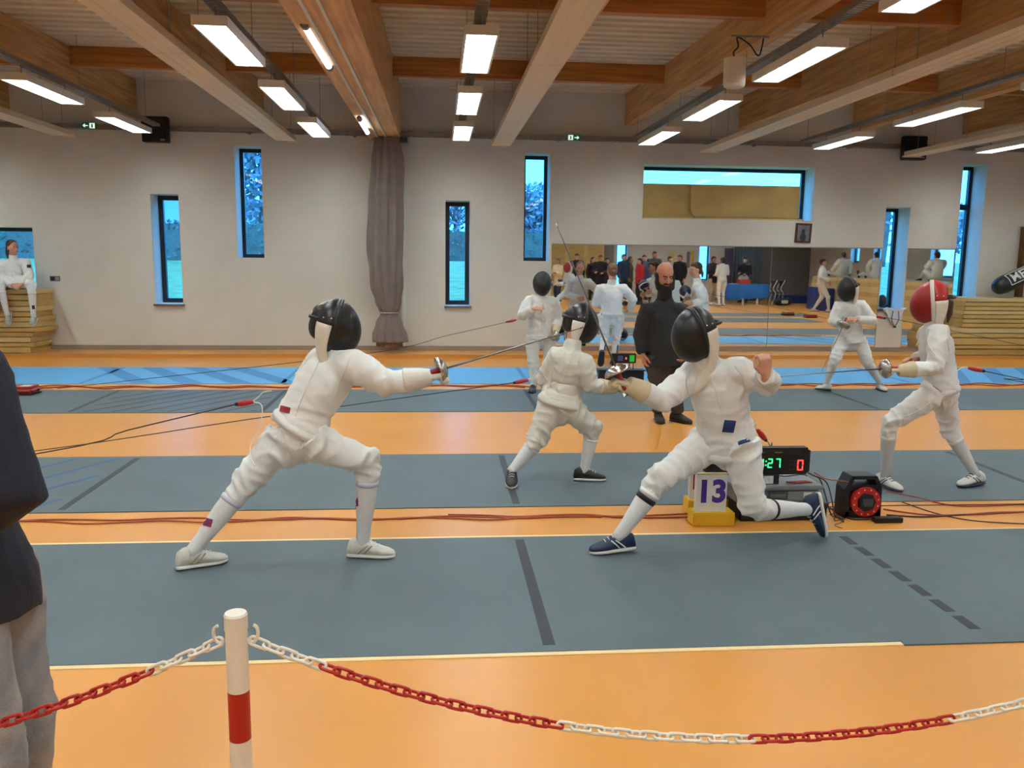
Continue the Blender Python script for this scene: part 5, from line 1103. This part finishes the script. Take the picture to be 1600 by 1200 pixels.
for k in (-1, 1): loft(b, [P(k*.078, .0, .02), P(k*.08, .012, -.05), P(k*.06, .04, -.1)], [.014, .022, .034])
loft(b, [P(-.035, .088, -.05), P(0, .099, -.046), P(.035, .088, -.05)], [.009, .011, .009])
pend('beard', b, mat('beard', (20, 14, 12), .7, noise_=(60, .4), bump=(110, .9)), e, .007, 1)
#SECTION-PERSONS2
# ------------------------------------------------------------------ women near the mirror
Y = 13.1; M_dsh = MATS['shoe_dark']
J = Jt(shA=at(937, 452, Y), shB=at(974, 452, Y), elA=at(931, 474, Y+.05), wrA=at(944, 479, Y+.26), elB=at(990, 468, Y-.02), wrB=at(983, 484, Y+.14), hipA=at(944, 493, Y), hipB=at(966, 493, Y), mid=at(956, 472, Y-.03), neck=at(956, 443, Y), head=at(956, 424, Y+.04),
       knA=at(945, 528, Y+.03), anA=at(939, 553, Y-.22), knB=at(963, 530, Y+.10), anB=ank(959, 562, .97, g=.001), ftA=V((0, .45, -.9)), ftB=V((.1, 1, 0)))
M_fwb = M_fw
F7 = person('person', 'unmasked fencer in white walking towards the mirror, seen from behind', J, .97, dict(jacket=M_fwb, legs=M_fwb, shoe=M_dsh, sole=M_black, hem=.02), hf=(-.1, 1, -.05), hairk='bun', hair_m=M_hairl, hands={'A': (V((1, .2, 0)), V((0, 1, 0)), .5, 1, False), 'B': (V((-.1, .9, .2)), V((1, 0, -.2)), .3, -1, False)}, feet={'A': V((0, .9, .45))}, seed=20., voxel=.009, cvox=.011, face=True, brow=M_hairl)
patch('waist_patch', at(940, 486, Y-.1), (1, 0, 0), (0, 0, 1), .05, .06, MATS['patch_blue'], F7[0], 'breeches')
for k in 'AB': patch('sock_print', J['kn'+k].lerp(J['an'+k], .55)+V((.02, -.07, 0)), (1, 0, 0), J['kn'+k]-J['an'+k], .02, .18, MATS['patch_blue'], F7[0], 'sock')
def loose_mask(c, f, up, lb, s=1., cols=None, tongue=.02):
    e = empty('fencing_mask', c-V((0, 0, .15*s))); tag(e, lb, 'mask'); mask(e, V(c), f, up, s, *(cols or (M_mesh, M_mpad, M_mpad, M_bib)), tongue=tongue); return e
loose_mask(at(981, 470, Y+.31), (.4, -.3, -.8), (0, 1, 0), 'black fencing mask carried at the hip of the fencer walking to the mirror', .85)
Y = 13.3
J = Jt(shA=at(1090, 449, Y-.17), shB=at(1092, 448, Y+.17), elA=at(1101, 471, Y-.22), wrA=at(1082, 474, Y-.20), elB=at(1096, 470, Y+.22), wrB=at(1078, 466, Y+.10), hipA=at(1093, 494, Y-.09), hipB=at(1093, 494, Y+.09), mid=at(1096, 472, Y), neck=at(1090, 440, Y), head=at(1087, 422, Y),
       knA=at(1091, 530, Y-.09), anA=ank(1093, 561.5, .95, g=.001), knB=at(1091, 530, Y+.09), anB=ank(1094, 560, .95, g=.001), ftA=V((-1, 0, 0)), ftB=V((-1, .2, 0)))
F8 = person('person', 'unmasked fencer in white standing in profile, holding a dark blue mask', J, .95, dict(jacket=M_fwb, legs=M_fwb, shoe=M_wsh, sole=M_nsole), hf=(-1, -.1, -.05), hairk='plait', hair_m=M_hair, hands={'A': (V((-1, 0, .1)), V((0, -1, .3)), .6, 1, False), 'B': (V((-1, -.2, .1)), V((0, 1, .3)), .6, -1, False)}, seed=23., voxel=.009, cvox=.011, face=True)
loose_mask(at(1071, 457, Y-.05), (-.3, -.5, .8), (0, .8, .5), 'dark blue fencing mask held by the unmasked fencer in profile', .8, (mat('mask_mesh_blue', (24, 22, 58), .35, weave=300), mat('mask_pad_blue', (40, 34, 92), .4, noise_=(9, .1)), M_trimw, M_bib))
loose_mask(V((3.72, 12.4, .135)), (.3, -.5, .8), (0, 1, 0), 'black fencing mask lying on the blue strip behind the black sweater', .9)
# clothes and mask on the low window sill
loose_mask(V((8.03, 14.80, .965)), (.3, -.9, -.2), (0, 0, 1), 'dark fencing mask resting on the sill of the low window', .72)
e = empty('hanging_strap', (8.2, W-.08, .52)); tag(e, 'thin grey strap hanging from the towel below the low window', 'strap')
tube('strap', [(8.14, W-.09, .80), (8.12, W-.10, .66), (8.16, W-.09, .56), (8.19, W-.085, .52)], .008, M_dgrey, e); tube('strap', [(8.24, W-.09, .80), (8.25, W-.10, .66), (8.22, W-.09, .56), (8.19, W-.085, .52)], .008, M_dgrey, e); bx('buckle', 8.165, 8.215, W-.1, W-.08, .50, .525, M_black, e)
# ------------------------------------------------------------------ seated fencer on the mats
Y = 14.22
J = Jt(shA=at(3, 413, Y), shB=at(40, 411, Y), elA=at(-4, 432, Y-.06), wrA=at(20, 446, Y-.36), elB=at(46, 431, Y-.06), wrB=at(33, 445, Y-.36), hipA=at(9, 451, Y), hipB=at(31, 451, Y), mid=at(21, 432, Y+.05), neck=at(21, 403, Y-.02), head=at(20, 387, Y-.06),
       knA=at(2, 452, Y-.34), anA=at(14, 490, Y-.30), knB=at(51, 452, Y-.34), anB=at(55, 494, Y-.30), ftA=V((.1, -.6, -.8)), ftB=V((.1, -.9, -.4)), seat=V((0, 0, 0)))
J['seat'] = SEAT_Z
for k in 'AB':
    J['hip'+k].z = SEAT_Z+.105; J['kn'+k].z = SEAT_Z+.07; J['kn'+k].y -= .03; J['an'+k].y = 13.86
F10 = person('person', 'unmasked fencer in white sitting on the mat pile, hands clasped', J, .95, dict(shoe=mat('shoe_grey', (150, 156, 152), .6, noise_=(18, .15)), sole=M_white, hem=-.02), hf=(.85, -.5, .0), hairk='tail', hair_m=M_hair, hands={'A': (V((.8, -.4, -.3)), V((0, -.8, .5)), .6, 1, False), 'B': (V((-.8, -.4, -.3)), V((0, -.8, .5)), .6, -1, False)}, feet={'A': V((0, -.8, .6)), 'B': V((0, -.4, .9))}, seed=26., voxel=.009, cvox=.011, face=True, brow=M_hair)
patch('sleeve_badge', at(45, 416, 14.1), (1, 0, 0), (0, 0, 1), .06, .05, mat('badge_dark', (50, 52, 58), .6, noise_=(60, .5)), F10[0]); patch('sock_badge', at(52, 480, 13.8), (1, 0, 0), (0, 0, 1), .04, .06, MATS['badge_dark'], F10[0], 'sock')
# ------------------------------------------------------------------ man in a navy jacket by the chain
M_nj = mat('navy_jacket', (22, 28, 46), .8, noise_=(10, .15), bump=(90, .3)); M_jean = mat('grey_jeans', (150, 150, 150), .85, noise_=(9, .16), bump=(140, .35), rgb2=(112, 120, 132))
J = Jt(shA=at(-66, 590, 1.90), shB=(-1.26, 2.26, 1.42), elA=at(8, 776, 1.88), wrA=at(-95, 815, 1.84), elB=(-1.28, 2.36, 1.14), wrB=(-1.4, 2.3, .95), hipA=(-1.135, 1.95, .90), hipB=(-1.135, 2.13, .90), mid=(-1.19, 2.05, 1.16), neck=(-1.27, 2.06, 1.51), head=(-1.32, 2.06, 1.66),
       knA=(-1.075, 1.95, .50), anA=(-1.10, 1.94, .09), knB=(-1.09, 2.14, .50), anB=(-1.11, 2.16, .09), ftA=V((-1, -.15, 0)), ftB=V((-1, .2, 0)))
F12 = person('person', 'person in a navy jacket and pale grey jeans standing just behind the chain', J, 1.03, dict(jacket=M_nj, legs=M_jean, kind='civil', shoe=M_boot, sole=M_black, top_name='blazer', hem=-.14, lace=False, loose=1.7, arm_r=(.08, .072, .056)), hf=(-1, .1, 0), hairk='fringe', hair_m=M_hairb, hands={'A': (V((-.5, .1, -.9)), V((-.2, -1, 0)), .4, 1, False), 'B': (V((-.5, -.1, -.9)), V((-.2, 1, 0)), .4, -1, False)}, seed=29., face=True, amp=.0035)
e = F12[0]; patch('pocket_flap', V((-1.15, 1.80, .965)), (1, 0, 0), (0, 0, 1), .12, .012, M_black, e, 'blazer')
patch('side_seam', V((-1.10, 1.78, .66)), (1, 0, 0), (-.15, 0, 1), .006, .40, mat('seam_dark', (84, 88, 98), .8, noise_=(40, .3)), e, 'trousers', 14)
# ------------------------------------------------------------------ retractable body cables
M_plug = mat('plug_red', (186, 30, 34), .4, noise_=(9, .08))
def body_cable(path, plug0, plug1, lead, lb):
    e = empty('body_cable', path[0]); tag(e, lb, 'cable'); tube('wire', path, .0035, M_dcord, e, 5, 6)
    plug0, plug1 = V(plug0), V(plug1); d = plug1-plug0
    build('plug', loft(nb(), [plug0, plug0+d*.2, plug0+d*.6, plug1], [.008, .016, .017, .011], n=10), M_plug, e, True); build('plug_collar', loft(nb(), [plug0-d*.12, plug0+d*.1], [.009, .013], n=10, cap='flat'), M_black, e, True)
    tube('lead', lead, .004, M_white, e, 5, 6)
body_cable([(-5.6, 4.8, .05), at(40, 712, 4.75), at(200, 672, 4.72), at(372, 631, 4.68)], at(370, 631.5, 4.68), at(394, 628, 4.68), [at(394, 628, 4.68), at(404, 620, 4.66), at(412, 613, 4.64), at(424, 611, 4.62)], 'thin cable with a red plug clipped to the back of the right-lunging fencer')
tag(tube('body_lead', [at(394, 628, 4.68), at(409, 634, 4.66), at(406, 665, 4.62), at(392, 695, 4.58), at(392, 715, 4.54), at(398, 728, 4.5)], .003, M_white), 'thin white lead hanging loose behind the right-lunging fencer', 'cable')
body_cable([(-5.8, 6.4, .06), at(-40, 715, 6.35), at(390, 655, 6.3), at(640, 620, 6.28), at(806, 597.5, 6.25)], at(804, 598, 6.25), at(824, 594, 6.25), [at(824, 594, 6.25), at(834, 588, 6.24), at(845, 580, 6.22), at(858, 600, 6.2)], 'long thin cable with a red plug behind the fencer in black shoes')
body_cable([(-4.5, 10.3, .08), at(570, 553, 10.4), at(700, 524, 10.5), at(793, 503, 10.55)], at(792, 503, 10.55), at(806, 500, 10.55), [at(806, 500, 10.55), at(814, 498, 10.55), at(826, 506, 10.56)], 'taut thin cable with a red plug at the hip of the upright fencer')
body_cable([(6.5, 5.3, .012), (4.6, 5.42, .012), (3.2, 5.44, .012), (X_LID+.10, 5.44, .02), (X_LID+.03, 5.43, .16), (X_LID-.02, 5.42, ZC_CASE+.008), (X_LID-.2, 5.41, ZC_CASE+.006), V((at(1207, 694, 5.3).x+.03, 5.37, ZC_CASE+.1)), V((at(1207, 694, 5.3).x, 5.31, ZD_TOP+.012)), V((at(1205, 694, 5.2).x, 5.21, ZD_TOP+.016)), at(1200, 691, 5.02), at(1194, 686, 4.86)], at(1196, 687, 4.86), at(1184, 672, 4.82), [at(1184, 672, 4.82), at(1180, 662, 4.80), at(1175, 668, 4.76), at(1172, 680, 4.72)], 'cable with a red plug behind the fencer in navy shoes')
body_cable([(10.0, 6.0, .06), at(1660, 606, 6.0), at(1600, 593, 6.0), at(1534, 579, 5.95)], at(1536, 579.5, 5.95), at(1514, 575, 5.95), [at(1514, 575, 5.95), at(1505, 574, 5.94), at(1494, 580, 5.92)], 'taut cable with a red plug at the back of the red-masked fencer')
body_cable([(10.5, 10.0, .06), at(1440, 507, 10.4), at(1380, 497, 10.42)], at(1382, 497.5, 10.42), at(1368, 494, 10.42), [at(1368, 494, 10.42), at(1360, 496, 10.42), at(1350, 505, 10.44)], 'cable with a red plug behind the walking far fencer')
# ------------------------------------------------------------------ spectators and furniture that the mirrors show
WM = W-.012
def mx(u, Y): r = ray(u, 420); return r[0]/r[1]*(2*WM-Y)
def stand(x, y, h, ang, arms='down', z=0.):
    k = h/1.75; f = V((math.cos(ang), math.sin(ang), 0)); l = V((-f.y, f.x, 0)); o = V((x, y, z)); U = V((0, 0, 1)); P = lambda a, b_, c_: o+f*(a*k)+l*(b_*k)+U*(c_*k)
    J = dict(shA=P(0, .185, 1.43), shB=P(0, -.185, 1.43), hipA=P(0, .09, .92), hipB=P(0, -.09, .92), mid=P(.01, 0, 1.18), neck=P(0, 0, 1.50), head=P(.03, 0, 1.63), knA=P(.03, .1, .50), anA=P(0, .11, .09), knB=P(.03, -.1, .50), anB=P(-.04, -.11, .09), ftA=f+l*.25, ftB=f-l*.25)
    if arms == 'down': J.update(elA=P(-.03, .24, 1.15), wrA=P(.05, .23, .90), elB=P(-.03, -.24, 1.15), wrB=P(.05, -.23, .90)); hd = {'A': (-U+f*.2, l, .35, 1, False), 'B': (-U+f*.2, -l, .35, -1, False)}
    elif arms == 'crossed': J.update(elA=P(.05, .25, 1.17), wrA=P(.22, -.02, 1.20), elB=P(.05, -.25, 1.17), wrB=P(.2, .04, 1.15)); hd = {'A': (-l, f, .3, 1, False), 'B': (l, f, .3, -1, False)}
    else: J.update(elA=P(.0, .24, 1.16), wrA=P(.24, .1, 1.15), elB=P(.0, -.24, 1.16), wrB=P(.24, -.1, 1.12)); hd = {'A': (f, U, .4, 1, False), 'B': (f, U, .4, -1, False)}
    return J, k, f, hd
CM = {}
def cloth(rgb):
    k = 'cloth_%d_%d_%d' % rgb; return mat(k, rgb, .85, noise_=(9, .15), bump=(60, .3))
CR = [(872, -.9, 1.62, 150, 'crossed', (222, 206, 176), (44, 54, 84), M_hairl, 'plait', 'spectator in a cream jumper with folded arms, seen in the mirror'),
      (901, -2.2, 1.80, 100, 'down', (24, 24, 28), (30, 30, 34), M_hairb, 'fringe', 'dark-clothed spectator behind the red mask reflection'),
      (926, -1.8, 1.68, 60, 'down', (34, 26, 28), (30, 30, 36), M_hairb, 'tail', 'spectator in very dark brown clothes, mirrored behind the navy sweater'),
      (938, -1.2, 1.76, 110, 'front', (22, 24, 34), (28, 28, 32), M_hair, 'fringe', 'spectator in a navy sweater, hands forward, mirrored beside the walking fencer'),
      (948, -2.4, 1.66, 80, 'down', (70, 34, 44), (32, 30, 34), M_hairb, 'plait', 'spectator in a dark plum top, mirrored behind the walking fencer'),
      (974, -2.0, 1.80, 60, 'down', (28, 44, 78), (28, 30, 36), M_hairb, 'fringe', 'tall spectator in a navy and red jacket by the mirrored blue window'),
      (984, -2.8, 1.72, 20, 'down', (96, 82, 60), (60, 66, 56), M_hair, 'tail', 'spectator in an olive brown coat, mirrored in the crowd'),
      (1000, -1.0, 1.66, 170, 'down', (176, 30, 40), (30, 28, 30), M_hairb, 'plait', 'spectator in a bright red jacket and black trousers, mirrored'),
      (1006, -2.2, 1.78, 100, 'down', (64, 74, 96), (34, 36, 44), M_hairb, 'fringe', 'spectator in a slate blue jacket behind the red one, mirrored'),
      (1022, -2.6, 1.92, 90, 'down', (70, 78, 80), (34, 34, 38), M_hairb, 'fringe', 'very tall spectator in a grey-green jumper, mirrored'),
      (1046, -2.6, 1.74, 60, 'front', (214, 210, 204), (40, 40, 46), M_hairb, 'fringe', 'spectator in a pale shirt, mirrored behind the black-sweatered person'),
      (1062, -1.8, 1.80, 140, 'down', (18, 18, 22), (24, 24, 28), M_hair, 'fringe', 'spectator in a long black coat, mirrored beside the black-sweatered person'),
      (1114, -1.2, 1.76, 60, 'front', (40, 32, 34), (186, 164, 132), M_hairb, 'fringe', 'spectator in a dark jacket and beige trousers, mirrored beside the table'),
      (1164, -3.0, 1.74, 130, 'front', (26, 24, 32), (30, 30, 34), M_hairb, 'fringe', 'person in black standing behind the blue table, mirrored')]
for i, (u, yy, h_, a_, arms, tc_, lc, hm, hk, lb) in enumerate(CR):
    J, k, f, hd = stand(mx(u, yy), yy, h_, math.radians(a_), arms)
    person('person', lb, Jt(**J), k, dict(jacket=cloth(tc_), legs=cloth(lc), kind='civil', shoe=M_boot if i % 2 else M_wsh, sole=M_black, top_name='top', hem=-.25, lace=False), hf=tuple(f), hairk=hk, hair_m=hm, hands=hd, voxel=.013, cvox=.016, seed=40.+i, amp=.006, skin=M_skin2 if i % 3 == 0 else M_skin)
J, k, f, hd = stand(mx(1129, -.6), -.6, 1.72, math.radians(250), 'front')
person('person', 'unmasked fencer in white standing by the blue table, mirrored', Jt(**J), k, dict(jacket=M_fwb, shoe=M_wsh, sole=M_nsole), hf=tuple(f), hairk='fringe', hair_m=M_hairb, hands=hd, voxel=.013, cvox=.014, seed=60.)
J, k, f, hd = stand(12.42, 2.55, 1.72, math.radians(25), 'down'); kk = f*.14
J['anA'] += f*.28; J['knA'] += f*.2; J['anB'] -= f*.14; J['knB'] += f*.02; J['wrA'] += f*.2+V((0, 0, .12))
person('person', 'unmasked fencer in white walking past the blue mat, mirrored', Jt(**J), k, dict(jacket=M_fw, shoe=M_wsh, sole=M_nsole), hf=tuple(f), hairk='fringe', hair_m=M_hairb, hands=hd, voxel=.012, cvox=.013, seed=61., skin=M_skin2)
# piled boxes and mats along the side wall
M_pl = mat('plinth_wood', (178, 134, 70), .6, noise_=(3, .25), stretch=(1, .3, 6)); M_bm = mat('blue_mat', (26, 44, 110), .6, noise_=(5, .15))
for j, (y0, y1, nm) in enumerate(((.7, 3.0, 'behind the blue crash mat'), (3.05, 5.9, 'between the other two piles'), (5.95, 9.0, 'closest to the window wall'))):
    z = .0006; hs_ = (.16, .22, .2, .14, .16, .12, .1)
    for i, th in enumerate(hs_):
        gym_mat(12.95, 14.45, y0, y1, z, th, M_gym if i % 2 else M_gym2, f'tan gym mat in the side wall pile {nm}, layer {("lowest", "second", "third", "fourth", "fifth", "sixth", "top")[i]}', None); z += th+.004
TOPZ = z
tag(bx('leaning_crash_mat', 12.76, 12.93, .75, 2.5, .0006, .76, M_bm, None, .02), 'blue crash mat standing in front of the side wall pile', 'gym mat')
def sitter(x, y, ang, knees, lb, lean=0., hm=M_hairb, hk='fringe', seed=70.):
    f = V((math.cos(ang), math.sin(ang), 0)); l = V((-f.y, f.x, 0)); o = V((x, y, TOPZ)); U = V((0, 0, 1)); P = lambda a, b_, c_: o+f*a+l*b_+U*c_
    J = dict(hipA=P(0, .09, .12), hipB=P(0, -.09, .12), shA=P(-lean, .18, .53), shB=P(-lean, -.18, .53), mid=P(-lean*.7-.04, 0, .32), neck=P(-lean*1.02+.02, 0, .60), head=P(-lean+.07, 0, .70), ftA=f*.4+U, ftB=f*.4+U, seat=TOPZ)
    if knees: J.update(knA=P(.32, .11, .42), anA=P(.42, .12, .08), knB=P(.36, -.11, .30), anB=P(.62, -.12, .08), elA=P(.12, .25, .42), wrA=P(.34, .08, .36), elB=P(.12, -.25, .42), wrB=P(.34, -.04, .34)); J['ftA'] = f; J['ftB'] = f
    else: J.update(knA=P(.42, .11, .13), anA=P(.83, .12, .10), knB=P(.42, -.1, .16), anB=P(.84, -.1, .10), elA=P(-lean-.05, .25, .36), wrA=P(-lean-.0, .27, .10), elB=P(-lean+.08, -.25, .38), wrB=P(.12, -.22, .22))
    hd = {'A': (f if knees else -U*.3+f, U, .4, 1, False), 'B': (f, U, .4, -1, False)}
    e_ = person('person', lb, Jt(**{a_: b_ for a_, b_ in J.items() if a_ != 'seat'}) | {'seat': TOPZ}, .93, dict(jacket=M_fw, shoe=M_bsh, sole=M_white), hf=tuple(f), hairk=hk, hair_m=hm, hands=hd, feet=None if knees else {'A': -f, 'B': -f}, voxel=.013, cvox=.014, seed=seed)
sitter(13.5, 1.55, -PI/2-.1, False, 'fencer in white reclining on the side wall pile, mirrored above the blue mat', .22, M_hair, 'plait', 71.)
sitter(13.5, 3.95, -PI/2, False, 'fencer in white sitting with legs stretched on the side wall pile, mirrored', .02, M_hairb, 'fringe', 72.)
sitter(13.5, 7.2, -PI/2, True, 'fencer in white sitting knees up on the side wall pile, mirrored by the red mask', .0, M_hairb, 'fringe', 73.)
# table, chairs, curtain and panels along the camera-side wall
ty0, ty1 = -2.4, -1.6; tx0, tx1 = mx(1132, -2.), mx(1197, -2.)
e = empty('trestle_table', ((tx0+tx1)/2, -2, 0)); tag(e, 'trestle table hidden under the blue cloth', 'table'); bx('table_top', tx0, tx1, ty0, ty1, .71, .74, M_pl, e)
for x in (tx0+.08, tx1-.08):
    for y in (ty0+.08, ty1-.08): bx('leg', x-.02, x+.02, y-.02, y+.02, .0005, .71, M_metal, e)
b = nb(); M_bc = mat('blue_cloth', (30, 104, 172), .7, noise_=(4, .12), bump=(20, .2)); n = 26; prev = None
per_ = [(tx0, ty1), (tx1, ty1), (tx1, ty0), (tx0, ty0)]; topv = []; botv = []
for q in range(4):
    p0, p1_ = per_[q], per_[(q+1) % 4]; nx_ = V((p1_[1]-p0[1], -(p1_[0]-p0[0]), 0)).normalized()*-1
    for i in range(n):
        t = i/n; p = V((p0[0]+(p1_[0]-p0[0])*t, p0[1]+(p1_[1]-p0[1])*t, 0)); w_ = .03+.03*math.sin(t*25+q)
        topv.append(b.verts.new((p.x, p.y, .746))); botv.append(b.verts.new((p.x+nx_.x*w_, p.y+nx_.y*w_, .30-.1*math.sin(t*PI)**2 if q != 0 else .12+.16*t)))
N_ = len(topv)
for i in range(N_): b.faces.new((topv[i], topv[(i+1) % N_], botv[(i+1) % N_], botv[i]))
b.faces.new(topv); tag(build('table_cloth', b, M_bc, None, True), 'blue cloth draped over the trestle table', 'tablecloth')
bxx = mx(1163, -2.); e = empty('paper_box', (bxx, -2, .747)); tag(e, 'orange-red box full of white papers on the blue table', 'box'); bx('box', bxx-.22, bxx+.22, -2.15, -1.85, .7475, .92, mat('box_orange', (196, 66, 34), .6, noise_=(8, .1)), e)
for i in range(7): bx('paper', bxx-.18+.055*i, bxx-.176+.055*i, -2.1, -1.9, .80, 1.02+.03*(i % 3), M_lab, e, M=Matrix.Translation((0, 0, 0)))
bb = mx(1141, -1.9); tag(bx('paper_stack', bb-.0, bb+.3, -2.05, -1.8, .7475, .762, M_lab), 'white papers lying on the blue table', 'paper')
for i, u in enumerate((1163, 1186)): x = mx(u, -1.35); tag(build('water_bottle', loft(nb(), [(x, -1.35, .0005), (x, -1.35, .17), (x, -1.35, .21), (x, -1.35, .24)], [.035, .035, .016, .016], n=14, cap='flat'), M_white), 'white bottle standing on the floor before the table' if i == 0 else 'smaller looking white bottle on the floor by the folding chair', 'bottle')
for i, u in enumerate((1212, 1224)):
    x = mx(u, -1.5); e = empty('folding_chair', (x, -1.5, 0)); tag(e, 'folding chair with pale curved legs and dark seat beside the table' if i == 0 else 'second folding chair folded against the first, by the table', 'chair')
    for s_ in (-.18, .18): tube('leg', [(x-.15, -1.5+s_, .02), (x-.02, -1.5+s_, .4), (x-.12, -1.5+s_, .6), (x+.02, -1.5+s_, .92)], .014, M_white, e)
    bx('seat', x-.12, x+.08, -1.67, -1.33, .44, .47, M_black, e); bx('backrest', x-.06, x-.03, -1.67, -1.33, .68, .9, M_black, e)
x = mx(1226, -1.0); e = empty('sports_bag', (x, -1, 0)); tag(e, 'black and white sports bag on the floor in front of the grey wall', 'bag'); build('bag_body', loft(nb(), [(x-.26, -1, .14), (x-.2, -1, .15), (x+.2, -1, .15), (x+.26, -1, .14)], [(.1, .11), (.135, .14), (.135, .14), (.1, .11)], side=V((0, 1, 0)), n=18), M_black, e, True); patch_ = bx('white_panel', x-.1, x+.14, -.862, -.856, .08, .2, M_white, e); tube('handle', [(x-.1, -1, .28), (x-.05, -1, .36), (x+.05, -1, .36), (x+.1, -1, .28)], .012, M_black, e)
tag(bx('folded_blue_mat', mx(1218, -3.2), mx(1255, -3.2), -3.6, -2.6, .0005, .3, M_bm, None, .03), 'folded blue mats on the floor in front of the grey wall', 'gym mat')
for i in range(3):
    x0 = 4.35+.74*i; e = empty('wooden_cupboard', (x0+.36, YB+.2, 0)); tag(e, f'tall pale slatted cupboard, {("third", "second", "first")[i]} from the grey column, mirrored', 'cupboard')
    bx('carcass', x0, x0+.72, YB+.021, YB+.4, .0005, 2.3, mat('pale_wood', (206, 180, 120), .6, noise_=(3, .15), stretch=(6, 6, .5)), e); 
    for k in range(9): bx('slat', x0+.06, x0+.66, YB+.4, YB+.412, .2+.22*k, .405+.22*k, mat('slat_wood', (186, 156, 92), .6, noise_=(3, .15), stretch=(.5, 6, 6)), e)
tag(bx('wall_column', 6.58, 6.96, YB+.021, YB+.35, .0005, 3.3, mat('column_grey', (128, 124, 118), .8, noise_=(3, .06))), 'grey square column between the cupboards and the mirrored window', 'column')
for i, (xa, xb, za, zb, c) in enumerate(((10.02, 10.16, 1.3, 1.95, (120, 112, 106)), (10.2, 10.33, 1.35, 2.0, (206, 176, 60)), (9.3, 9.5, 1.5, 1.9, (214, 190, 90)))):
    e = empty('wall_poster', ((xa+xb)/2, YB, za)); tag(e, ('grey notice', 'yellow poster', 'pale yellow notice')[i]+' pinned to the camera-side wall, seen in the mirror', 'poster'); bx('sheet', xa, xb, YB+.0005, YB+.006, za, zb, mat('poster%d' % i, c, .6, noise_=(18, .4)), e)
tag(bx('roll_up_banner', 11.42, 11.78, -4.1, -4.08, .06, 2.1, mat('banner_purple', (72, 58, 84), .6, noise_=(16, .6))), 'dark purple roll-up banner beside the mirrored table', 'banner')
b = nb(); xs = np.linspace(11.9, 13.05, 90); lo = []; hi = []
for x in xs: y = YB+.25+.05*math.sin(x*52); lo.append(b.verts.new((x, y, .02))); hi.append(b.verts.new((x, y, 3.4)))
for i in range(89): b.faces.new((lo[i], lo[i+1], hi[i+1], hi[i]))
o = tag(build('stage_curtain', b, mat('curtain_grey_blue', (96, 112, 124), .85, noise_=(5, .1), sheen=.2), None, True), 'grey-blue pleated curtain behind the mirrored table', 'curtain'); md = o.modifiers.new('s', 'SOLIDIFY'); md.thickness = .01
tag(bx('trim_3', 13.1, XR-.021, YB+.021, YB+.06, .0005, 3.6, M_wall2), kind='structure')
# garment seams and mask details
seam(F1[0], 'jacket', [(548, 556), (540, 578), (530, 602), (524, 620)]); seam(F1[0], 'jacket', [(500, 562), (484, 596), (468, 632), (462, 650)]); 
seam(F2[0], 'jacket', [(893, 556), (884, 585), (874, 616)]); seam(F2[0], 'jacket', [(908, 556), (901, 578), (906, 604)]); seam(F2[0], 'jacket', [(868, 562), (862, 586), (860, 606)]); seam(F2[0], 'breeches', [(880, 640), (874, 662), (868, 674)])
seam(F3[0], 'jacket', [(1148, 572), (1160, 590), (1164, 612)]); seam(F3[0], 'jacket', [(1110, 590), (1120, 618), (1127, 640)]); seam(F3[0], 'jacket', [(1078, 578), (1072, 596), (1076, 616)])
seam(F4[0], 'jacket', [(1452, 514), (1450, 536), (1462, 556)]); seam(F4[0], 'jacket', [(1480, 530), (1484, 560), (1486, 590)]); seam(F4[0], 'breeches', [(1462, 622), (1438, 640), (1412, 652)])
seam(F6[0], 'jacket', [(846, 474), (846, 498), (846, 520)]); seam(F5[0], 'jacket', [(1326, 482), (1327, 500), (1328, 520)])
h1 = at(516, 512, 4.62); tube('mask_tongue', [at(515, 472, 4.60), at(500, 478, 4.60), at(486, 491, 4.60)], .011, M_bib, F1[0], 4, 8)
tag(epee('epee', at(-4, 480, 13.90), V((-.36, -.38, -.855)), .8, 'epee leaning against the mat pile beside the seated fencer'), None)
flush_people(); wrap_patches()
